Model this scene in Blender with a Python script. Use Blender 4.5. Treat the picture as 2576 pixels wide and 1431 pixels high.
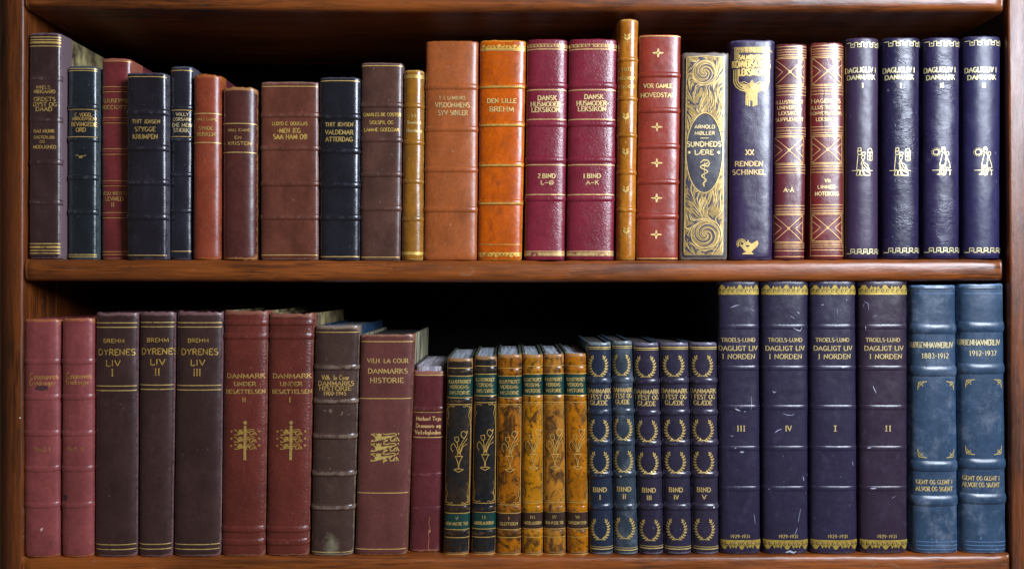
import bpy, math, random
from mathutils import Vector, noise
random.seed(7)
for o in list(bpy.data.objects): bpy.data.objects.remove(o)
scene = bpy.context.scene
COL = scene.collection

# ------------------------------------------------------------------ camera
S = 0.00044          # metres per design unit (books about 25 cm tall)
D = 1900.0           # camera distance from the plane of the book spines, design units
CX, CY = 1288.0, 715.5
cam_d = bpy.data.cameras.new('camera'); cam = bpy.data.objects.new('camera', cam_d); COL.objects.link(cam)
cam.location = (0, -D*S, 0); cam.rotation_euler = (math.pi/2, 0, 0)
cam_d.sensor_fit = 'HORIZONTAL'; cam_d.sensor_width = 36
cam_d.lens = 36*D/2576.0
cam_d.clip_start = 0.02; cam_d.clip_end = 50
scene.camera = cam

# ------------------------------------------------------------------ light: dim warm room + cool window up to the right
w = bpy.data.worlds.new('World'); scene.world = w; w.use_nodes = True
bg = w.node_tree.nodes['Background']; bg.inputs[0].default_value = (1.0, 0.76, 0.54, 1); bg.inputs[1].default_value = 0.115
def area(name, loc, target, sx, sy, power, col):
    l = bpy.data.lights.new(name, 'AREA'); l.shape = 'RECTANGLE'; l.size = sx*S; l.size_y = sy*S
    l.energy = power; l.color = col
    o = bpy.data.objects.new(name, l); COL.objects.link(o)
    o.location = Vector(loc)*S
    o.rotation_euler = (Vector(target)-Vector(loc)).to_track_quat('-Z', 'Y').to_euler()
area('window_light', (2850, -2950, 1780), (300, 0, 0), 1250, 2100, 76.0, (0.79, 0.87, 1.0))
scene.view_settings.view_transform = 'Standard'; scene.view_settings.look = 'None'
scene.view_settings.exposure = 0.0; scene.view_settings.gamma = 1.0
scene.render.engine = 'CYCLES'
scene.render.resolution_x = 1024; scene.render.resolution_y = 568

# ------------------------------------------------------------------ materials
def srgb(h):
    h = h.lstrip('#'); c = [int(h[i:i+2], 16)/255 for i in (0, 2, 4)]
    return tuple(((v/12.92) if v <= 0.04045 else ((v+0.055)/1.055)**2.4) for v in c)+(1,)
class NT:
    def __init__(s, name):
        s.m = bpy.data.materials.new(name); s.m.use_nodes = True; s.t = s.m.node_tree
        s.b = s.t.nodes['Principled BSDF']; s.out = s.t.nodes['Material Output']
        g = s.t.nodes.new('ShaderNodeNewGeometry'); s.pos = g.outputs['Position']
    def lk(s, a, b): s.t.links.new(a, b)
    def noise(s, scale, det=3, rough=0.55, stretch=(1, 1, 1), dist=0.0, off=(0, 0, 0)):
        mp = s.t.nodes.new('ShaderNodeMapping'); mp.inputs['Scale'].default_value = stretch; mp.inputs['Location'].default_value = off
        s.lk(s.pos, mp.inputs[0])
        n = s.t.nodes.new('ShaderNodeTexNoise'); n.inputs['Scale'].default_value = scale; n.inputs['Detail'].default_value = det
        n.inputs['Roughness'].default_value = rough; n.inputs['Distortion'].default_value = dist
        s.lk(mp.outputs[0], n.inputs['Vector']); return n.outputs['Fac']
    def ramp(s, fac, a, b, ca=(0, 0, 0, 1), cb=(1, 1, 1, 1)):
        r = s.t.nodes.new('ShaderNodeValToRGB'); e = r.color_ramp.elements
        e[0].position = a; e[0].color = ca; e[1].position = b; e[1].color = cb
        s.lk(fac, r.inputs[0]); return r.outputs[0]
    def mix(s, fac, a, b, mode='MIX'):
        m = s.t.nodes.new('ShaderNodeMix'); m.data_type = 'RGBA'; m.blend_type = mode
        for k, v in ((0, fac), (6, a), (7, b)):
            if isinstance(v, (tuple, float, int)): m.inputs[k].default_value = v
            else: s.lk(v, m.inputs[k])
        return m.outputs[2]
    def math(s, op, a, b=0.0):
        m = s.t.nodes.new('ShaderNodeMath'); m.operation = op
        for k, v in ((0, a), (1, b)):
            if isinstance(v, (float, int)): m.inputs[k].default_value = v
            else: s.lk(v, m.inputs[k])
        return m.outputs[0]
    def attr(s, name):
        a = s.t.nodes.new('ShaderNodeAttribute'); a.attribute_name = name; return a.outputs['Fac']
    def bump(s, h, strength, dist, prev=None):
        b = s.t.nodes.new('ShaderNodeBump'); b.inputs['Strength'].default_value = strength; b.inputs['Distance'].default_value = dist
        s.lk(h, b.inputs['Height'])
        if prev: s.lk(prev, b.inputs['Normal'])
        return b.outputs[0]
def mul(c, k): return (min(c[0]*k, 1), min(c[1]*k, 1), min(c[2]*k, 1), 1)
MC = {}
def leather(col, rough=0.42, var=0.35, wearcol='#8a6450', wear=1.0, grain=0.25, pebble=0.0, crease=0.0, mottle=None, mott=(0.42, 0.6), stain=None, dust=0.0, spec=0.6, spots=False):
    rough -= 0.05
    key = ('L', col, rough, var, wearcol, wear, grain, pebble, crease, mottle, mott, stain, dust, spec, spots)
    if key in MC: return MC[key]
    n = NT('leather'); c = srgb(col); lum = (c[0]+c[1]+c[2])/3; c = tuple(max(0.0, lum+(v-lum)*1.14)*0.9 for v in c[:3])+(1,)
    big = n.noise(28, 4, 0.6); base = n.mix(n.ramp(big, 0.32, 0.68), mul(c, 1-var), mul(c, 1+var*0.8))
    st = n.noise(60, 3, 0.6, (1, 1, 0.18)); base = n.mix(n.math('MULTIPLY', n.ramp(st, 0.45, 0.75), 0.35), base, mul(c, 1.5))
    if mottle:
        mm = n.noise(75, 6, 0.66, (1, 1, 0.7), 0.9); base = n.mix(n.ramp(mm, *mott), base, srgb(mottle))
        if spots:
          sp = n.noise(230, 3, 0.6, off=(1, 1, 8)); base = n.mix(n.math('MULTIPLY', n.ramp(sp, 0.57, 0.64), 0.75), base, mul(srgb(mottle), 0.35))
    if dust:
        dd = n.noise(45, 5, 0.7, off=(3, 1, 2)); base = n.mix(n.math('MULTIPLY', n.ramp(dd, 0.5, 0.72), dust), base, srgb('#8a93a4'))
    rb = n.noise(95, 6, 0.72, (1, 1, 0.55), 0.5, (2, 8, 4)); base = n.mix(n.math('MULTIPLY', n.ramp(rb, 0.56, 0.70), 0.24), base, n.mix(0.35, mul(c, 1.7), srgb(wearcol)))
    dk = n.noise(70, 5, 0.7, (1, 1, 0.5), 0.5, (7, 1, 6)); base = n.mix(n.math('MULTIPLY', n.ramp(dk, 0.56, 0.70), 0.45), base, mul(c, 0.4))
    fine = n.noise(300, 3, 0.6); base = n.mix(n.math('MULTIPLY', n.ramp(fine, 0.35, 0.65), 0.32), base, mul(c, 0.5))
    # worn edges follow the mesh attribute, broken up by noise
    wr = n.attr('wear'); wn = n.noise(160, 4, 0.7)
    wf = n.ramp(n.math('ADD', n.math('MULTIPLY', wr, 0.75*wear), n.math('MULTIPLY', wn, 0.55)), 0.60, 0.80)
    base = n.mix(n.math('MULTIPLY', wf, 0.75), base, srgb(wearcol))
    # tiny rubbed flecks
    fl = n.noise(260, 2, 0.4, (1, 1, 0.6), 0.4, (9, 2, 5)); ff = n.ramp(fl, 0.745, 0.775)
    base = n.mix(n.math('MULTIPLY', ff, 0.55), base, srgb(wearcol))
    if stain:
        sn = n.attr('stain'); s2 = n.noise(120, 5, 0.7, off=(5, 5, 1))
        base = n.mix(n.ramp(n.math('ADD', n.math('MULTIPLY', sn, 0.7), n.math('MULTIPLY', s2, 0.6)), 0.72, 1.02), base, srgb(stain))
    n.lk(base, n.b.inputs['Base Color'])
    rn = n.noise(90, 3, 0.6, off=(1, 7, 3))
    n.lk(n.math('ADD', n.math('MULTIPLY', rn, 0.24), rough-0.15), n.b.inputs['Roughness'])
    n.b.inputs['Specular IOR Level'].default_value = spec
    nb = n.bump(n.noise(900, 2, 0.6), grain, 0.0004)
    nb = n.bump(n.noise(55, 2, 0.5), 0.5, 0.0012, nb)
    if pebble: nb = n.bump(n.noise(420, 2, 0.5, (1.0, 1, 1.3), 0.6), pebble, 0.0010, nb)
    if crease:
        f = n.noise(58, 4, 0.6, (0.5, 0.5, 1.5), 1.2); v = n.ramp(n.math('ABSOLUTE', n.math('SUBTRACT', f, 0.5)), 0.0, 0.035)
        msk = n.ramp(n.noise(22, 2, 0.5, off=(4, 4, 4)), 0.40, 0.58)
        f2 = n.noise(150, 3, 0.6, (0.55, 0.5, 1.3), 0.8, (3, 3, 3))
        nb = n.bump(n.math('MULTIPLY', v, msk), crease*0.30, 0.0016, nb); nb = n.bump(n.math('MULTIPLY', f2, msk), crease*0.55, 0.0014, nb)
    n.lk(nb, n.b.inputs['Normal'])
    MC[key] = n.m; return n.m
def gilt(worn=0.35, col='#d9bd7c', dark=False):
    key = ('G', worn, col)
    if key in MC: return MC[key]
    n = NT('gilt'); c = srgb(col); c = (min(1, c[0]*1.22), min(1, c[1]*1.15), c[2]*1.0, 1); worn *= 0.62
    v = n.noise(220, 3, 0.6); base = n.mix(n.ramp(v, 0.35, 0.7), mul(c, 0.62), c)
    n.lk(base, n.b.inputs['Base Color']); n.b.inputs['Metallic'].default_value = 0.4; n.b.inputs['Roughness'].default_value = 0.38
    if worn > 0:
        tr = n.t.nodes.new('ShaderNodeBsdfTransparent'); mx = n.t.nodes.new('ShaderNodeMixShader')
        wv = n.noise(330, 4, 0.65, off=(2, 2, 9)); wb = n.noise(60, 2, 0.5, off=(4, 2, 1))
        f = n.ramp(n.math('ADD', n.math('MULTIPLY', wv, 0.6), n.math('MULTIPLY', wb, 0.4)), worn*0.5+0.22, worn*0.5+0.34)
        n.lk(f, mx.inputs[0]); n.lk(tr.outputs[0], mx.inputs[1]); n.lk(n.b.outputs[0], mx.inputs[2]); n.lk(mx.outputs[0], n.out.inputs[0])
    MC[key] = n.m; return n.m
def plain(name, col, rough=0.6, var=0.25, scale=80, stretch=(1, 1, 1), bump=0.2, col2=None, rr=(0.35, 0.65)):
    key = ('P', name, col, rough, col2, scale)
    if key in MC: return MC[key]
    n = NT(name); c = srgb(col); v = n.noise(scale, 4, 0.6, stretch)
    n.lk(n.mix(n.ramp(v, *rr), mul(c, 1-var), srgb(col2) if col2 else mul(c, 1+var)), n.b.inputs['Base Color'])
    n.b.inputs['Roughness'].default_value = rough
    n.lk(n.bump(n.noise(scale*4, 3, 0.6, stretch), bump, 0.0006), n.b.inputs['Normal'])
    MC[key] = n.m; return n.m
def pages(col='#a9a6ac'):
    key = ('PG', col)
    if key in MC: return MC[key]
    n = NT('paper_edges'); c = srgb(col)
    a = n.noise(330, 2, 0.6, (1, 0.04, 0.04)); b = n.noise(120, 3, 0.6, (1, 0.2, 0.2))
    base = n.mix(n.ramp(a, 0.35, 0.62), mul(c, 0.35), c); base = n.mix(n.math('MULTIPLY', n.ramp(b, 0.45, 0.7), 0.6), base, mul(c, 0.5))
    n.lk(base, n.b.inputs['Base Color']); n.b.inputs['Roughness'].default_value = 0.7
    n.lk(n.bump(a, 0.6, 0.0008), n.b.inputs['Normal']); MC[key] = n.m; return n.m
def wood(name, c1, c2, axis, rough=0.40, seed=0):
    n = NT(name); st = {'x': (0.06, 1, 1), 'z': (1, 1, 0.06), 'y': (1, .06, 1)}[axis]; st2 = {'x': (0.3, 1, 1), 'z': (1, 1, 0.3), 'y': (1, .3, 1)}[axis]
    g1 = n.noise(110, 6, 0.62, st, 0.8, (seed, 0, seed)); g2 = n.noise(420, 3, 0.6, st, 0.2, (0, seed, 0)); bl = n.noise(11, 3, 0.55, st2, off=(seed, 3, 1))
    base = n.mix(n.ramp(g1, 0.33, 0.68), srgb(c1), srgb(c2))
    base = n.mix(n.math('MULTIPLY', n.ramp(g2, 0.48, 0.64), 0.75), base, mul(srgb(c1), 0.45))
    base = n.mix(n.ramp(bl, 0.36, 0.64), base, n.mix(0.55, base, mul(srgb(c2), 1.35)))
    fl = n.noise(170, 3, 0.6, st2, 0.5, (6, seed, 2)); base = n.mix(n.math('MULTIPLY', n.ramp(fl, 0.68, 0.74), 0.5), base, mul(srgb(c1), 0.3))
    n.lk(base, n.b.inputs['Base Color'])
    n.lk(n.math('ADD', n.math('MULTIPLY', n.noise(35, 4, 0.65, st2), 0.42), rough-0.21), n.b.inputs['Roughness'])
    n.b.inputs['Coat Weight'].default_value = 0.12 if name != 'back_wood' else 0; n.b.inputs['Coat Roughness'].default_value = 0.3
    nb = n.bump(g1, 0.35, 0.0008); nb = n.bump(n.noise(38, 3, 0.5, st2), 0.3, 0.0025, nb); nb = n.bump(n.noise(260, 3, 0.6, st2), 0.35, 0.0008, nb)
    sc = n.ramp(n.noise(90, 5, 0.75, st2, 0.6, (8, 1, seed)), 0.60, 0.72)
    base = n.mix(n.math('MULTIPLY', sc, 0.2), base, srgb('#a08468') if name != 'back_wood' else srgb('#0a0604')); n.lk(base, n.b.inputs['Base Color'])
    n.lk(nb, n.b.inputs['Normal']); return n.m

# ------------------------------------------------------------------ mesh helpers
class MB:
    def __init__(s): s.v = []; s.f = []; s.w = []; s.st = []
    def vert(s, p, w=0.0, st=0.0): s.v.append(tuple(p)); s.w.append(w); s.st.append(st); return len(s.v)-1
    def grid(s, rows):
        ids = [[s.vert(*(q if isinstance(q, tuple) and len(q) == 3 and not isinstance(q[0], float) else (q,))) for q in r] for r in rows]
        for a, b in zip(ids, ids[1:]):
            for i in range(len(a)-1): s.f.append((a[i], a[i+1], b[i+1], b[i]))
        return ids
    def box(s, x0, x1, y0, y1, z0, z1):
        i = [s.vert((x, y, z)) for x in (x0, x1) for y in (y0, y1) for z in (z0, z1)]
        s.f += [(i[0], i[1], i[3], i[2]), (i[4], i[6], i[7], i[5]), (i[0], i[4], i[5], i[1]), (i[2], i[3], i[7], i[6]), (i[0], i[2], i[6], i[4]), (i[1], i[5], i[7], i[3])]
    def build(s, name, mat, parent=None, origin=(0, 0, 0), smooth=True, bevel=0):
        me = bpy.data.meshes.new(name); ox, oy, oz = origin
        me.from_pydata([((x-ox)*S, (y-oy)*S, (z-oz)*S) for x, y, z in s.v], [], s.f)
        for an, dat in (('wear', s.w), ('stain', s.st)):
            if any(dat):
                a = me.attributes.new(an, 'FLOAT', 'POINT'); a.data.foreach_set('value', dat)
        me.materials.append(mat)
        if smooth: me.polygons.foreach_set('use_smooth', [True]*len(me.polygons))
        me.update()
        o = bpy.data.objects.new(name, me); COL.objects.link(o)
        if parent: o.parent = parent
        else: o.location = (ox*S, oy*S, oz*S)
        if bevel:
            b = o.modifiers.new('bevel', 'BEVEL'); b.width = bevel*S; b.segments = 2; b.limit_method = 'ANGLE'
        return o

# ------------------------------------------------------------------ lettering (engraved capitals as pen strokes)
def arc(cx, cy, rx, ry, a0, a1, n=8): return [(cx+rx*math.cos(math.radians(a0+(a1-a0)*i/n)), cy+ry*math.sin(math.radians(a0+(a1-a0)*i/n))) for i in range(n+1)]
O_ = arc(.4, .5, .38, .5, 90, 450, 14)
G = {
 'A': (.8, [[(.02, 0), (.4, 1), (.78, 0)], [(.16, .34), (.64, .34)]]), 'B': (.65, [[(.08, 0), (.08, 1)], [(.08, 1), (.35, 1)]+arc(.35, .76, .24, .24, 90, -90, 5)+[(.08, .52)], [(.35, .52)]+arc(.35, .26, .28, .26, 90, -90, 5)+[(.08, 0)]]),
 'C': (.75, [arc(.42, .5, .38, .5, 45, 315, 10)]), 'D': (.8, [[(.08, 0), (.08, 1)], [(.08, 1), (.3, 1)]+arc(.3, .5, .44, .5, 90, -90, 8)+[(.08, 0)]]),
 'E': (.6, [[(.08, 0), (.08, 1)], [(.08, 1), (.56, 1), (.56, .86)], [(.08, .52), (.46, .52)], [(.08, 0), (.56, 0), (.58, .16)]]), 'F': (.58, [[(.08, 0), (.08, 1)], [(.08, 1), (.56, 1), (.56, .86)], [(.08, .52), (.44, .52)]]),
 'G': (.8, [arc(.42, .5, .38, .5, 45, 330, 10)+[(.72, .42), (.5, .42)]]), 'H': (.78, [[(.08, 0), (.08, 1)], [(.7, 0), (.7, 1)], [(.08, .52), (.7, .52)]]),
 'I': (.3, [[(.15, 0), (.15, 1)]]), 'J': (.42, [[(.28, 1), (.28, .2), (.18, 0), (.04, .04)]]), 'K': (.74, [[(.08, 0), (.08, 1)], [(.66, 1), (.1, .46)], [(.26, .6), (.7, 0)]]),
 'L': (.58, [[(.08, 1), (.08, 0), (.54, 0), (.56, .18)]]), 'M': (.95, [[(.08, 0), (.12, 1), (.47, .1), (.82, 1), (.87, 0)]]), 'N': (.8, [[(.08, 0), (.08, 1), (.7, 0), (.7, 1)]]),
 'O': (.8, [O_]), 'P': (.62, [[(.08, 0), (.08, 1)], [(.08, 1), (.34, 1)]+arc(.34, .74, .25, .26, 90, -90, 6)+[(.08, .48)]]), 'Q': (.8, [O_, [(.5, .2), (.76, -.12)]]),
 'R': (.7, [[(.08, 0), (.08, 1)], [(.08, 1), (.34, 1)]+arc(.34, .74, .25, .26, 90, -90, 6)+[(.08, .48)], [(.34, .48), (.68, 0)]]),
 'S': (.58, [arc(.29, .76, .23, .24, 40, 250, 7)+arc(.29, .25, .25, .27, 80, -140, 7)]), 'T': (.7, [[(.35, 0), (.35, 1)], [(.03, .84), (.03, 1), (.67, 1), (.67, .84)]]),
 'U': (.76, [[(.08, 1), (.08, .28)]+arc(.38, .28, .3, .28, 180, 360, 7)+[(.68, 1)]]), 'V': (.78, [[(.03, 1), (.39, 0), (.75, 1)]]), 'W': (1.05, [[(.03, 1), (.3, 0), (.53, .9), (.76, 0), (1.02, 1)]]),
 'X': (.76, [[(.05, 1), (.71, 0)], [(.71, 1), (.05, 0)]]), 'Y': (.74, [[(.03, 1), (.37, .5), (.71, 1)], [(.37, .5), (.37, 0)]]), 'Z': (.68, [[(.08, .86), (.08, 1), (.62, 1), (.05, 0), (.62, 0), (.63, .16)]]),
 'Æ': (1.0, [[(.02, 0), (.44, 1), (.96, 1), (.96, .86)], [(.5, 1), (.5, 0), (.96, 0), (.98, .16)], [(.18, .34), (.5, .34)], [(.5, .52), (.84, .52)]]),
 'Ø': (.8, [O_, [(.1, -.06), (.7, 1.06)]]), 'Å': (.8, [[(.02, 0), (.4, .9), (.78, 0)], [(.16, .3), (.64, .3)], arc(.4, 1.06, .1, .1, 0, 360, 6)]), 'Ö': (.8, [O_, [(.24, 1.16), (.3, 1.16)], [(.5, 1.16), (.56, 1.16)]]),
 '0': (.6, [arc(.3, .5, .24, .5, 90, 450, 12)]), '1': (.4, [[(.08, .8), (.22, 1), (.22, 0)]]), '2': (.58, [arc(.29, .74, .22, .26, 160, -30, 6)+[(.06, 0), (.54, 0)]]), '3': (.56, [arc(.26, .76, .2, .24, 140, -90, 6)+arc(.26, .27, .24, .27, 90, -140, 6)]),
 '4': (.6, [[(.42, 0), (.42, 1), (.04, .3), (.56, .3)]]), '5': (.56, [[(.5, 1), (.12, 1), (.1, .56)]+arc(.26, .3, .24, .3, 110, -140, 7)]), '7': (.54, [[(.04, 1), (.5, 1), (.18, 0)]]),
 '8': (.58, [arc(.29, .75, .19, .25, 90, 450, 9), arc(.29, .26, .23, .26, 90, 450, 9)]), '9': (.58, [arc(.29, .7, .22, .3, 0, 360, 9)+[(.5, .4), (.2, 0)]]),
 '-': (.4, [[(.05, .45), (.35, .45)]]), '–': (.8, [[(.05, .45), (.75, .45)]]), '.': (.2, [[(.06, .03), (.14, .03)]]), ' ': (.4, []),
 'a': (.5, [arc(.22, .26, .18, .26, 30, 330, 8), [(.42, .55), (.42, 0)]]), 'b': (.52, [[(.08, 1), (.08, 0)], arc(.27, .27, .19, .27, 150, -150, 8)]), 'c': (.45, [arc(.25, .27, .19, .27, 45, 315, 8)]), 'd': (.54, [arc(.24, .27, .19, .27, 30, 330, 8), [(.46, 1), (.46, 0)]]),
 'e': (.48, [[(.06, .3), (.42, .3)]+arc(.24, .27, .18, .27, 0, 310, 8)]), 'g': (.52, [arc(.24, .3, .18, .24, 0, 360, 8), [(.44, .54), (.44, -.2), (.24, -.32), (.08, -.22)]]), 'h': (.54, [[(.08, 1), (.08, 0)], [(.08, .42), (.28, .56), (.44, .4), (.44, 0)]]),
 'i': (.24, [[(.12, .55), (.12, 0)], [(.1, .8), (.14, .8)]]), 'j': (.26, [[(.16, .55), (.16, -.2), (.02, -.3)], [(.14, .8), (.18, .8)]]), 'k': (.52, [[(.08, 1), (.08, 0)], [(.44, .55), (.1, .22)], [(.2, .32), (.48, 0)]]), 'l': (.24, [[(.12, 1), (.12, 0)]]),
 'm': (.82, [[(.08, .55), (.08, 0)], [(.08, .4), (.24, .56), (.4, .4), (.4, 0)], [(.4, .4), (.58, .56), (.72, .4), (.72, 0)]]), 'n': (.54, [[(.08, .55), (.08, 0)], [(.08, .4), (.28, .56), (.44, .4), (.44, 0)]]), 'o': (.5, [arc(.25, .27, .19, .27, 90, 450, 9)]),
 'ø': (.5, [arc(.25, .27, .19, .27, 90, 450, 9), [(.08, -.05), (.42, .6)]]), 'p': (.52, [[(.08, .55), (.08, -.3)], arc(.27, .27, .19, .27, 150, -150, 8)]), 'r': (.38, [[(.08, .55), (.08, 0)], [(.08, .36), (.22, .54), (.34, .48)]]), 's': (.42, [arc(.2, .41, .13, .14, 40, 250, 5)+arc(.2, .14, .15, .14, 80, -140, 5)]),
 't': (.36, [[(.16, .8), (.16, .08), (.3, .02)], [(.03, .55), (.3, .55)]]), 'u': (.54, [[(.08, .55), (.08, .14), (.24, 0), (.44, .16)], [(.44, .55), (.44, 0)]]), 'v': (.5, [[(.04, .55), (.24, 0), (.46, .55)]]), 'æ': (.75, [arc(.2, .2, .16, .2, 0, 360, 7), [(.36, .3), (.68, .3)]+arc(.52, .27, .16, .27, 0, 310, 8)]),
}
SER = set('ABDEFHIJKLMNPRTUVWXYÆÅhiklmnrbdpuvj1')

# ------------------------------------------------------------------ a book
BOOKN = 0
def shelf_z(row, X):
    if row == 0: return 61.0+2.5-(3.2*math.cos(X/1240*math.pi/2)) + (0.4 if X < 0 else 1.0)*abs(X)/1240
    return -(673.0-4.5*X/1240)
class Book:
    def __init__(b, row, tl, tr, bl, br, top, mat, y0=0, R=16, p=3.0, depth=345, q=16, boardmat=None, pagemat=None, label='', group=None, bands=(), rag=0.6, wearE=0.8, wearT=0.8, pagetop=8, stainf=None, sunk=0, boardup=-1.0):
        global BOOKN
        BOOKN += 1; b.seed = BOOKN*13.7
        b.boardup = boardup; b.row, b.y0, b.R, b.p, b.mat, b.rag = row, y0, R, p, mat, rag
        ye = y0-0.6*R; k = (D+ye)/D; kf = (D+y0-R)/D
        g = 0.35
        x = [(v-CX)*k for v in (tl, tr, bl, br)]
        def fit(pl, pr):
            c_, h_ = ((pl+pr)/2-CX), (pr-pl)/2
            for _ in range(12):
                lo, hi = 1e9, -1e9
                for i in range(61):
                    th = -math.pi/2+math.pi*i/60; s_ = math.sin(th); t = math.copysign(abs(s_)**(2/p), s_); yv = y0-R*abs(math.cos(th))**(2/p)
                    v = (c_+h_*t)*D/(D+yv)+CX; lo = min(lo, v); hi = max(hi, v)
                c_ += ((pl-lo)+(pr-hi))/2; h_ += ((pr-hi)-(pl-lo))/2
            return c_, h_-g
        b.zt = (CY-top)*kf
        b.zb = shelf_z(row, (x[2]+x[3])/2)+0.3-sunk
        b.ctop, b.htop = fit(tl, tr); b.cbot, b.hbot = fit(bl, br)
        b.org = (b.cbot, y0, b.zb)
        e = bpy.data.objects.new('book', None); COL.objects.link(e); e.location = Vector(b.org)*S; e.empty_display_size = 0.02
        e['label'] = label; e['category'] = 'book'
        if group: e['group'] = group
        b.e = e
        b.bands = [q_ if isinstance(q_, tuple) else (q_, 3.6, 6.5) for q_ in bands]
        # arc length table at mid height
        b.hm = (b.htop+b.hbot)/2
        b.tab = []; s = 0; prev = None; N = 160
        for i in range(N+1):
            t = -1+2*i/N; P_ = (t*b.hm, b.prof(t))
            if prev: s += math.hypot(P_[0]-prev[0], P_[1]-prev[1])
            prev = P_; b.tab.append((s, t))
        b.half = s/2
        b.bz = [(b.zpy(py), h, wd) for py, h, wd in b.bands]
        b.spine(q, wearE, wearT, stainf)
        for z, h, wd in b.bz: b.band(z, h, wd)
        b.body(depth, q, boardmat, pagemat, pagetop)
    def zpy(b, py): return (CY-py)*(D+b.y0-b.R)/D
    def cw(b, z):
        f = (z-b.zb)/(b.zt-b.zb); return b.cbot+(b.ctop-b.cbot)*f, b.hbot+(b.htop-b.hbot)*f
    def prof(b, t): return -b.R*max(0.0, 1-abs(t)**b.p)**(1/b.p)
    def bump(b, z):
        m = 0
        for bz, h, wd in b.bz:
            d = abs(z-bz)/wd
            if d < 1: m = max(m, h*(1-d**2.4)**0.9)
        return m
    def nrm(b, t, hw):
        yy = -b.prof(t)/b.R
        nx = math.copysign(abs(t)**(b.p-1), t)/hw; ny = -(yy**(b.p-1))/b.R
        l = math.hypot(nx, ny) or 1; return nx/l, ny/l
    def wob(b, t, z): return 0.8*noise.noise(Vector((t*0.9, z/70.0, b.seed)))
    def at(b, t, z, off=0.0):
        c, hw = b.cw(z); nx, ny = b.nrm(t, hw); o = off+b.wob(t, z)
        return (c+hw*t+nx*o, b.y0+b.prof(t)+ny*o, z)
    def tt(b, s):  # arc length -> t
        s += b.half
        if s <= 0: return -1+1e-4
        lo, hi = 0, len(b.tab)-1
        if s >= b.tab[hi][0]: return 1-1e-4
        while hi-lo > 1:
            m = (lo+hi)//2
            if b.tab[m][0] <= s: lo = m
            else: hi = m
        a, c = b.tab[lo], b.tab[hi]; return a[1]+(c[1]-a[1])*(s-a[0])/((c[0]-a[0]) or 1)
    def st(b, t):
        i = (t+1)/2*160; k = max(0, min(159, int(i))); a, c = b.tab[k], b.tab[k+1]
        return a[0]+(c[0]-a[0])*(i-k)-b.half
    def anchor(b, px, py):  # picture position on the spine -> arc position, height
        y = b.y0-b.R
        for _ in range(6):
            z = (CY-py)*(D+y)/D; X = (px-CX)*(D+y)/D; c, hw = b.cw(z); t = max(-.99, min(.99, (X-c)/hw)); y = b.y0+b.prof(t)-b.bump(z)
        return b.st(t), z
    def on(b, s, z, off):
        return b.at(b.tt(s), z, off+b.bump(z)*(1-0.35*abs(b.tt(s))**3))
    def ths(b, n=26):
        r = []
        for i in range(n+1):
            th = -math.pi/2+math.pi*i/n; s_ = math.sin(th); r.append(math.copysign(abs(s_)**(2/b.p), s_))
        return r
    def spine(b, q, wearE, wearT, stainf):
        m = MB(); T = b.ths(); nz = max(12, int((b.zt-b.zb)/9)); rows = []
        zs = [b.zb+(b.zt-b.zb)*i/nz for i in range(nz+1)]
        zs = [zs[0], zs[0]+1.5]+zs[1:-1]+[zs[-1]-4.0, zs[-1]-1.3, zs[-1]]
        def ragz(t, top):
            return b.rag*(noise.noise(Vector((t*3.1*b.hm/40, b.seed, 5.5 if top else 9.1)))*1.6+noise.noise(Vector((t*9*b.hm/40, b.seed, 1.5)))*0.9)
        for k, z in enumerate(zs):
            off = -2.2 if k == 0 else (-2.4 if k == len(zs)-1 else (-0.7 if k in (1, len(zs)-2) else 0))
            r = []
            wz = max(0, 1-(b.zt-z)/14.0)*wearT+max(0, 1-(z-b.zb)/10.0)*wearT*0.9
            c, hw = b.cw(z)
            zz = z
            for t in [-2]+T+[2]:
                tc = max(-1, min(1, t)); zz = z+(ragz(tc, True) if k >= len(zs)-3 else (ragz(tc, False)*0.5+0.4 if k <= 1 else 0))
                if abs(t) == 2: P_ = (c+math.copysign(hw, t), b.y0+q, zz)
                else: P_ = b.at(t, zz, off)
                P_ = (P_[0], P_[1], zz)
                we = wz+max(0, (abs(tc)-0.86)/0.14)*wearE*0.85
                sv = stainf(tc, z) if stainf else 0.0
                bb = b.bump(z)
                r.append((P_, min(1, we), sv))
            rows.append(r)
        # inner rim so that the head of the spine has thickness
        top = rows[-1]; inner = []
        for i, (P_, we, sv) in enumerate(top):
            c, hw = b.cw(b.zt); f = (hw-4.0)/hw
            inner.append(((c+(P_[0]-c)*f, P_[1]+(3.6 if 0 < i < len(top)-1 else 0), P_[2]-0.2), we, 0.0))
        deep = [((P_[0], P_[1]+.3, P_[2]-24), 0.0, 0.0) for P_, _, _ in inner]
        rows += [inner, deep]
        ids = []
        for r in rows: ids.append([m.vert(P_, we, sv) for P_, we, sv in r])
        for a, c2 in zip(ids, ids[1:]):
            for i in range(len(a)-1): m.f.append((a[i], a[i+1], c2[i+1], c2[i]))
        b.sp = m.build('spine', b.mat, b.e, b.org)
    def band(b, z0, h, wd):
        m = MB(); T = b.ths(22); rows = []
        for k in range(11):
            d = -1+2*k/10; z = z0+wd*d*1.05; r = []
            hh = (h*(1-min(1, abs(d))**2.4)**0.9 if abs(d) < 1 else 0)
            for t in T:
                jit = 0.6*noise.noise(Vector((t*2, z0/10, b.seed)))
                P_ = b.at(t, z+jit, -0.5+hh*(1-0.35*abs(t)**3))
                r.append((P_, min(1.0, (0.58 if b.R == 22 else 0.45)*hh/h+max(0, (abs(t)-.85)/.15)*.15), 0.0))
            rows.append(r)
        ids = [[m.vert(*q_) for q_ in r] for r in rows]
        for a, c in zip(ids, ids[1:]):
            for i in range(len(a)-1): m.f.append((a[i], a[i+1], c[i+1], c[i]))
        m.build('raised_band', b.mat, b.e, b.org)
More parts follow.
